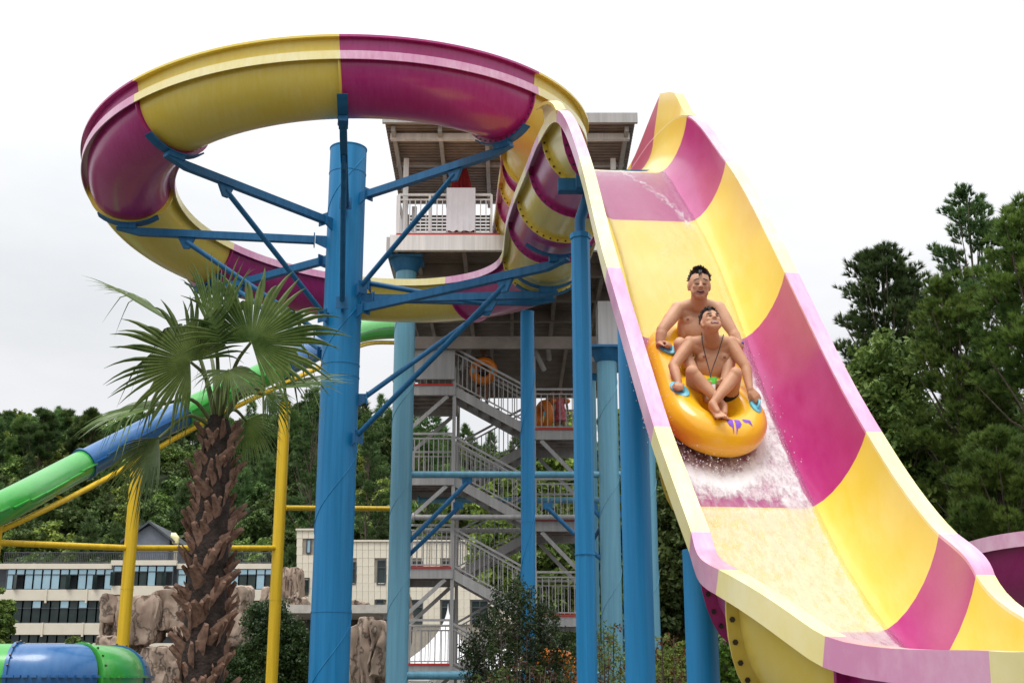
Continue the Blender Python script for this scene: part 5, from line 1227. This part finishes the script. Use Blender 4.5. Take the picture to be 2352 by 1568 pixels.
# cord and pouch
cd = MB(); kn_ = Jp(1632, 862, 10.50)
for a in ([Jp(1612, 764, 10.70), Jp(1613, 782, 10.62), Jp(1619, 812, 10.585), Jp(1627, 842, 10.56), kn_], [Jp(1662, 768, 10.70), Jp(1657, 786, 10.62), Jp(1649, 812, 10.585), Jp(1638, 842, 10.56), kn_]): cd.tube(catmull(a, 4)[0], .0042, 6)
cd.tube([kn_, Jp(1633, 872, 10.46)], .006, 6)
po = thing('phone_pouch', kn_, 'green-topped white waterproof pouch hanging on a black cord before the front man', 'pouch'); cd.build('cord', M['black'], po, True)
pa, pb, pc_ = Jp(1636, 868, 10.44), Jp(1635, 882, 10.42), Jp(1631, 916, 10.36); MB().bar(pa, pb, .082, .018).build('clip_top', M['gpouch'], po); MB().bar(pb, pc_, .076, .014).build('pouch_body', M['wpouch'], po)

# ------------------------------------------------------------------ water sheet and spray
def watermat():
    m, t, b = newmat('running_water'); l = t.links.new; t.nodes.remove(b)
    at = nn(t, 'ShaderNodeAttribute', attribute_name='foam'); uv = nn(t, 'ShaderNodeUVMap'); uv.uv_map = 'flow'
    def noise_(sc, stretch, det, dist=0.): 
        mp = nn(t, 'ShaderNodeMapping'); mp.inputs['Scale'].default_value = stretch; n = nn(t, 'ShaderNodeTexNoise'); n.inputs['Scale'].default_value = sc; n.inputs['Detail'].default_value = det; n.inputs['Roughness'].default_value = .72; n.inputs['Distortion'].default_value = dist
        l(uv.outputs[0], mp.inputs[0]); l(mp.outputs[0], n.inputs[0]); return n
    n1 = noise_(15, (1, .45, 1), 8, .25); n2 = noise_(55, (1, .6, 1), 5, .3); ad = nn(t, 'ShaderNodeMath', operation='ADD'); h = nn(t, 'ShaderNodeMath', operation='MULTIPLY'); h.inputs[1].default_value = .35
    l(n2.outputs['Fac'], h.inputs[0]); l(n1.outputs['Fac'], ad.inputs[0]); l(h.outputs[0], ad.inputs[1])
    s = nn(t, 'ShaderNodeMath', operation='ADD'); l(ad.outputs[0], s.inputs[0]); l(at.outputs['Fac'], s.inputs[1])
    mr = nn(t, 'ShaderNodeMapRange', interpolation_type='SMOOTHSTEP'); mr.inputs['From Min'].default_value = .98; mr.inputs['From Max'].default_value = 1.55; cp = nn(t, 'ShaderNodeAttribute', attribute_name='cover'); ml = nn(t, 'ShaderNodeMath', operation='MULTIPLY'); l(cp.outputs['Fac'], ml.inputs[1]); l(s.outputs[0], mr.inputs['Value'])
    fm_ = nn(t, 'ShaderNodeBsdfDiffuse'); fm_.inputs[0].default_value = (.86, .87, .88, 1); tr_ = nn(t, 'ShaderNodeBsdfTransparent'); gl_ = nn(t, 'ShaderNodeBsdfGlossy'); gl_.inputs['Roughness'].default_value = .16
    fr = nn(t, 'ShaderNodeFresnel'); fr.inputs[0].default_value = 1.45; bp = nn(t, 'ShaderNodeBump'); bp.inputs['Strength'].default_value = .55; bp.inputs['Distance'].default_value = .02; l(ad.outputs[0], bp.inputs['Height']); l(bp.outputs[0], fr.inputs['Normal']); l(bp.outputs[0], gl_.inputs['Normal']); l(bp.outputs[0], fm_.inputs['Normal'])
    wm = nn(t, 'ShaderNodeMixShader'); l(fr.outputs[0], wm.inputs[0]); l(tr_.outputs[0], wm.inputs[1]); l(gl_.outputs[0], wm.inputs[2])
    mm = nn(t, 'ShaderNodeMixShader'); l(mr.outputs[0], ml.inputs[0]); shn = nn(t, 'ShaderNodeAttribute', attribute_name='milky_sheen'); mxx = nn(t, 'ShaderNodeMath', operation='MAXIMUM'); l(ml.outputs[0], mxx.inputs[0]); l(shn.outputs['Fac'], mxx.inputs[1]); l(mxx.outputs[0], mm.inputs[0]); l(wm.outputs[0], mm.inputs[1]); l(fm_.outputs[0], mm.inputs[2]); l(mm.outputs[0], t.nodes['Material Output'].inputs[0]); return m
M['water'] = watermat()
ns, nu_ = 420, 72; s0, s1 = sS[0]-.1, arc[-1]-.3; V = []; FA = []; UV = []; CA = []; SHEEN = []
from mathutils import noise as mnoise
def ss(a, b, x): x = min(1, max(0, (x-a)/(b-a))); return x*x*(3-2*x)
for i in range(ns+1):
    s = s0+(s1-s0)*i/ns
    for j in range(nu_+1):
        uw = -.50+1.0*j/nu_; u = -uw                     # uw: + is to the right in the picture
        f_ = .16
        # stream down the first magenta trough, swinging to the right
        c1 = -.02+.42*ss(sS[0], sS[1], s); f_ = max(f_, .50*math.exp(-((uw-c1)/.11)**2)*(1-ss(sS[1]+.1, sS[1]+.9, s)))
        f_ = max(f_, .36*ss(sS[1]-.1, sS[1]+.6, s)*(1-.6*ss(.15, .5, abs(uw-.1))))
        k = ss(SC-.75, SC-.2, s)                                       # wake beside and below the raft
        if k > 0: f_ = max(f_, .68*k*ss(.10, .30, uw), .45*k)
        k = ss(SC+.6, SC+.95, s)*(1-ss(sS[3]-.15, sS[3]+.1, s)); f_ = max(f_, .60*k)
        k = ss(sS[3]-.12, sS[3]+.1, s); f_ = max(f_, k*(.70+.10*math.exp(-((uw-.12)/.25)**2)+.12*ss(sS[4], sS[5], s)))
        d2 = ((uw-(1.575-1.72))/.50)**2+((s-(SC+.12))/.95)**2; f_ += .30*math.exp(-((d2-1.05)/.22)**2)*(1 if s > SC-.6 else .2); f_ = max(f_, .55*(d2 < 1.15)*(s > SC))
        ed = (1-ss(.455, .495, abs(uw)+.012*mnoise.noise(Vector((s*6, uw*3, 2))))); f_ = f_*ed-.25*(1-ed)
        lift = .008+.012*max(0, f_-.3)*(1+mnoise.noise(Vector((uw*16, s*7, 0)))*1.6)+.006*mnoise.noise(Vector((uw*30, s*18, 4)))*(f_ > .4)
        CA.append(.88-.46*ss(sS[3]-.12, sS[3]+.12, s)+.16*ss(sS[4]-.2, sS[5]+.4, s)); SHEEN.append((.08+.02*ss(sS[1]-.02, sS[1]+.02, s)-.04*ss(sS[2]-.02, sS[2]+.02, s)+.10*ss(sS[3]-.02, sS[3]+.02, s))*ed*(.8+.5*mnoise.noise(Vector((uw*2.5, s*.9, 7))))); V.append(tuple(surf(s, u, lift))); FA.append(f_); UV.append((uw, s))  # white mixed over the thin aerated film paints its sky reflection
k = nu_+1; Fq = [(i*k+j, (i+1)*k+j, (i+1)*k+j+1, i*k+j+1) for i in range(ns) for j in range(nu_)]
me = np_mesh('water', V, Fq, M['water'], True); at = me.attributes.new('foam', 'FLOAT', 'POINT'); at.data.foreach_set('value', FA); at2 = me.attributes.new('cover', 'FLOAT', 'POINT'); at2.data.foreach_set('value', CA); at3 = me.attributes.new('milky_sheen', 'FLOAT', 'POINT'); at3.data.foreach_set('value', SHEEN)
ul = me.uv_layers.new(name='flow'); li = np.zeros(len(me.loops), dtype=np.int32); me.loops.foreach_get('vertex_index', li); ul.data.foreach_set('uv', np.array(UV, dtype=np.float32)[li].ravel())
tag(link('running_water', me), 'foaming water running down the floor of the steep drop', 'water', kind='stuff')
M['drop'] = mat('water_drops', (.85, .87, .88), .15, var=.03)
sp = MB(); rr = random.Random(4)
for k_ in range(1100):
    a = rr.uniform(0, 2*pi); 
    q = rr.random()
    if q < .55: x = .50*cos(a)*rr.uniform(.92, 1.12)-.01; t = .50+.50*sin(a)*rr.uniform(.92, 1.15); n = rr.random()**2.2*.16
    elif q < .8: x = rr.uniform(.42, .70); t = rr.uniform(-.7, 1.2); n = rr.random()**2*.16
    else: x = rr.uniform(-.62, -.40); t = rr.uniform(-.5, .9); n = .05+rr.random()**2*.34
    p = RL(x, t, n); 
    if t < -.8: continue
    sp.ball(p, rr.uniform(.002, .0055)*(1.2-n*2), nu=5, nv=4)
tag(sp.build('water_spray', M['drop'], None, True, 180), 'white droplets thrown up around the orange raft', 'spray', kind='stuff')

# ------------------------------------------------------------------ people on the stairs
def ringtube(name, c, nrm, R0, r0, label):
    c = Vector(c); nrm = Vector(nrm).normalized(); a = nrm.cross(Vector((0, 0, 1))).normalized(); b = nrm.cross(a); t = thing(name, c, label, 'tube', 'orange inflatable tubes'); mb = MB(); nu, nv = 36, 14
    for i in range(nu):
        q = 2*pi*i/nu; d = a*cos(q)+b*sin(q)
        for j in range(nv): w = 2*pi*j/nv; mb.v.append(tuple(c+d*(R0+r0*cos(w))+nrm*r0*sin(w)))
    for i in range(nu):
        for j in range(nv): mb.f.append((i*nv+j, i*nv+(j+1) % nv, ((i+1) % nu)*nv+(j+1) % nv, ((i+1) % nu)*nv+j)); mb.m.append(0)
    mb.build('inflated_ring', M['orange'], t, True, 180)
    for sg in (-1, 1): MB().box(c+a*R0*sg-nrm*(r0+.0)*(1 if nrm.y > 0 else -1), (.07, .03, .13)).build('handle', M['handle'], t)
    return t
def stander(base, hgt, skin, label, cloth, clothm, lean=0., facing=-1, armup=False, grp='people on the stairs'):
    s = hgt/1.72; B_ = Vector(base); o = thing('person', B_, label, 'person', grp); b = MB(); V3 = lambda x, y, z: B_+Vector((x*s+lean*z*s, y*s, z*s))
    pel, ch, nk, hd = V3(0, 0, .92), V3(0, .0, 1.24), V3(0, 0, 1.44), V3(0, -.02, 1.60)
    f, u, r = basis((.1, facing, 0), (0, 0, 1)); ell(b, pel, f, u, r, (.155*s, .11*s, .12*s)); ell(b, pel.lerp(ch, .5), f, u, r, (.135*s, .1*s, .15*s)); ell(b, ch, f, u, r, (.16*s, .11*s, .17*s)); cap(b, nk-u*.03*s, hd-u*.05*s, .05*s, .05*s)
    for q in (-1, 1):
        S = V3(q*.19, 0, 1.40); E = V3(q*.30, -.08, 1.18) if armup else V3(q*.25, .02, 1.12); Wr = V3(q*.26, -.22, 1.12) if armup else V3(q*.27, -.10, .88)
        cap(b, nk-u*.04*s, S, .05*s, .05*s); chain(b, [(S, .05*s), (E, .04*s), (Wr, .027*s)]); hand(b, Wr, Wr+(Wr-E).normalized()*.1, f, r, s)
        Hp = V3(q*.09, 0, .90); K = V3(q*.11, -.05-.04*(q > 0), .50+.03*(q > 0)); A = V3(q*.10, .02+.08*(q > 0), .08); chain(b, [(Hp, .09*s), (Hp.lerp(K, .5), .078*s), (K, .055*s), (K.lerp(A, .3), .055*s), (A, .036*s)]); foot(b, A, f, u, s, q)
    head(b, o, hd, f, u, M[skin], s, 'open', seed=int(hgt*100)); remesh(b, 'body', M[skin], .016, 3, .5, o)
    c = MB()
    if cloth == 'shorts':
        ell(c, pel, f, u, r, (.165*s, .12*s, .12*s)); [cap(c, V3(q*.09, 0, .90), V3(q*.11, -.03, .62), .10*s, .095*s) for q in (-1, 1)]
    else:
        ell(c, ch, f, u, r, (.172*s, .122*s, .18*s)); c.tube([V3(0, 0, 1.2), V3(0, 0, .95), V3(0, 0, .55)], [.15*s, .18*s, .25*s], 20)
    remesh(c, cloth, M[clothm], .02, 3, .5, o); return o
M['pinkdress'] = mat('pink_red_patterned_cloth', (.42, .03, .06), .8, c2=(.62, .25, .28), scale=14)
zA = H+7.63; stander((-.80, 34.02, zA), 1.70, 'skin3', 'person in black shorts carrying an orange tube on the upper stair flight', 'shorts', 'black', armup=True)
ringtube('inflatable_tube', (-.78, 33.72, zA+.95), (.1, 1, .1), .27, .12, 'orange tube carried upright on the upper stair flight')
zB = H+.79+2.43*2+1.215
pB = PY(1288, 1000, 34.2); stander((pB.x, 34.2, zB), 1.30, 'skin3', 'child in a pink patterned dress at the right stair landing railing', 'dress', 'pinkdress')
for q in (-1, 1): MB().ball((pB.x+q*.19, 34.17, zB+.98), (.08, .085, .07)).build('arm_float', M['orange'], None, True)
for q_, lab in zip([o for o in col.objects if o.name.startswith('arm_float')], ('orange arm float on the left arm of the child in pink', 'orange arm float on the right arm of the child in pink')): tag(q_, lab, 'arm float', 'arm floats')
pC = PY(1270, 1000, 34.6); stander((pC.x, 34.75, zB), 1.42, 'skin3', 'dark-haired person behind the child in pink on the stair landing', 'shorts', 'black')
pD_ = PY(1249, 1000, 34.0); ringtube('inflatable_tube', (pD_.x, 34.0, zB+.50), (1, .45, 0), .34, .13, 'orange tube standing on end at the right stair landing')
p = PY(1275, 1532, 27); ringtube('inflatable_tube', (p.x, 27, p.z-.1), (.2, 1, .3), .36, .17, 'orange tube half hidden behind the dark shrub at the bottom')
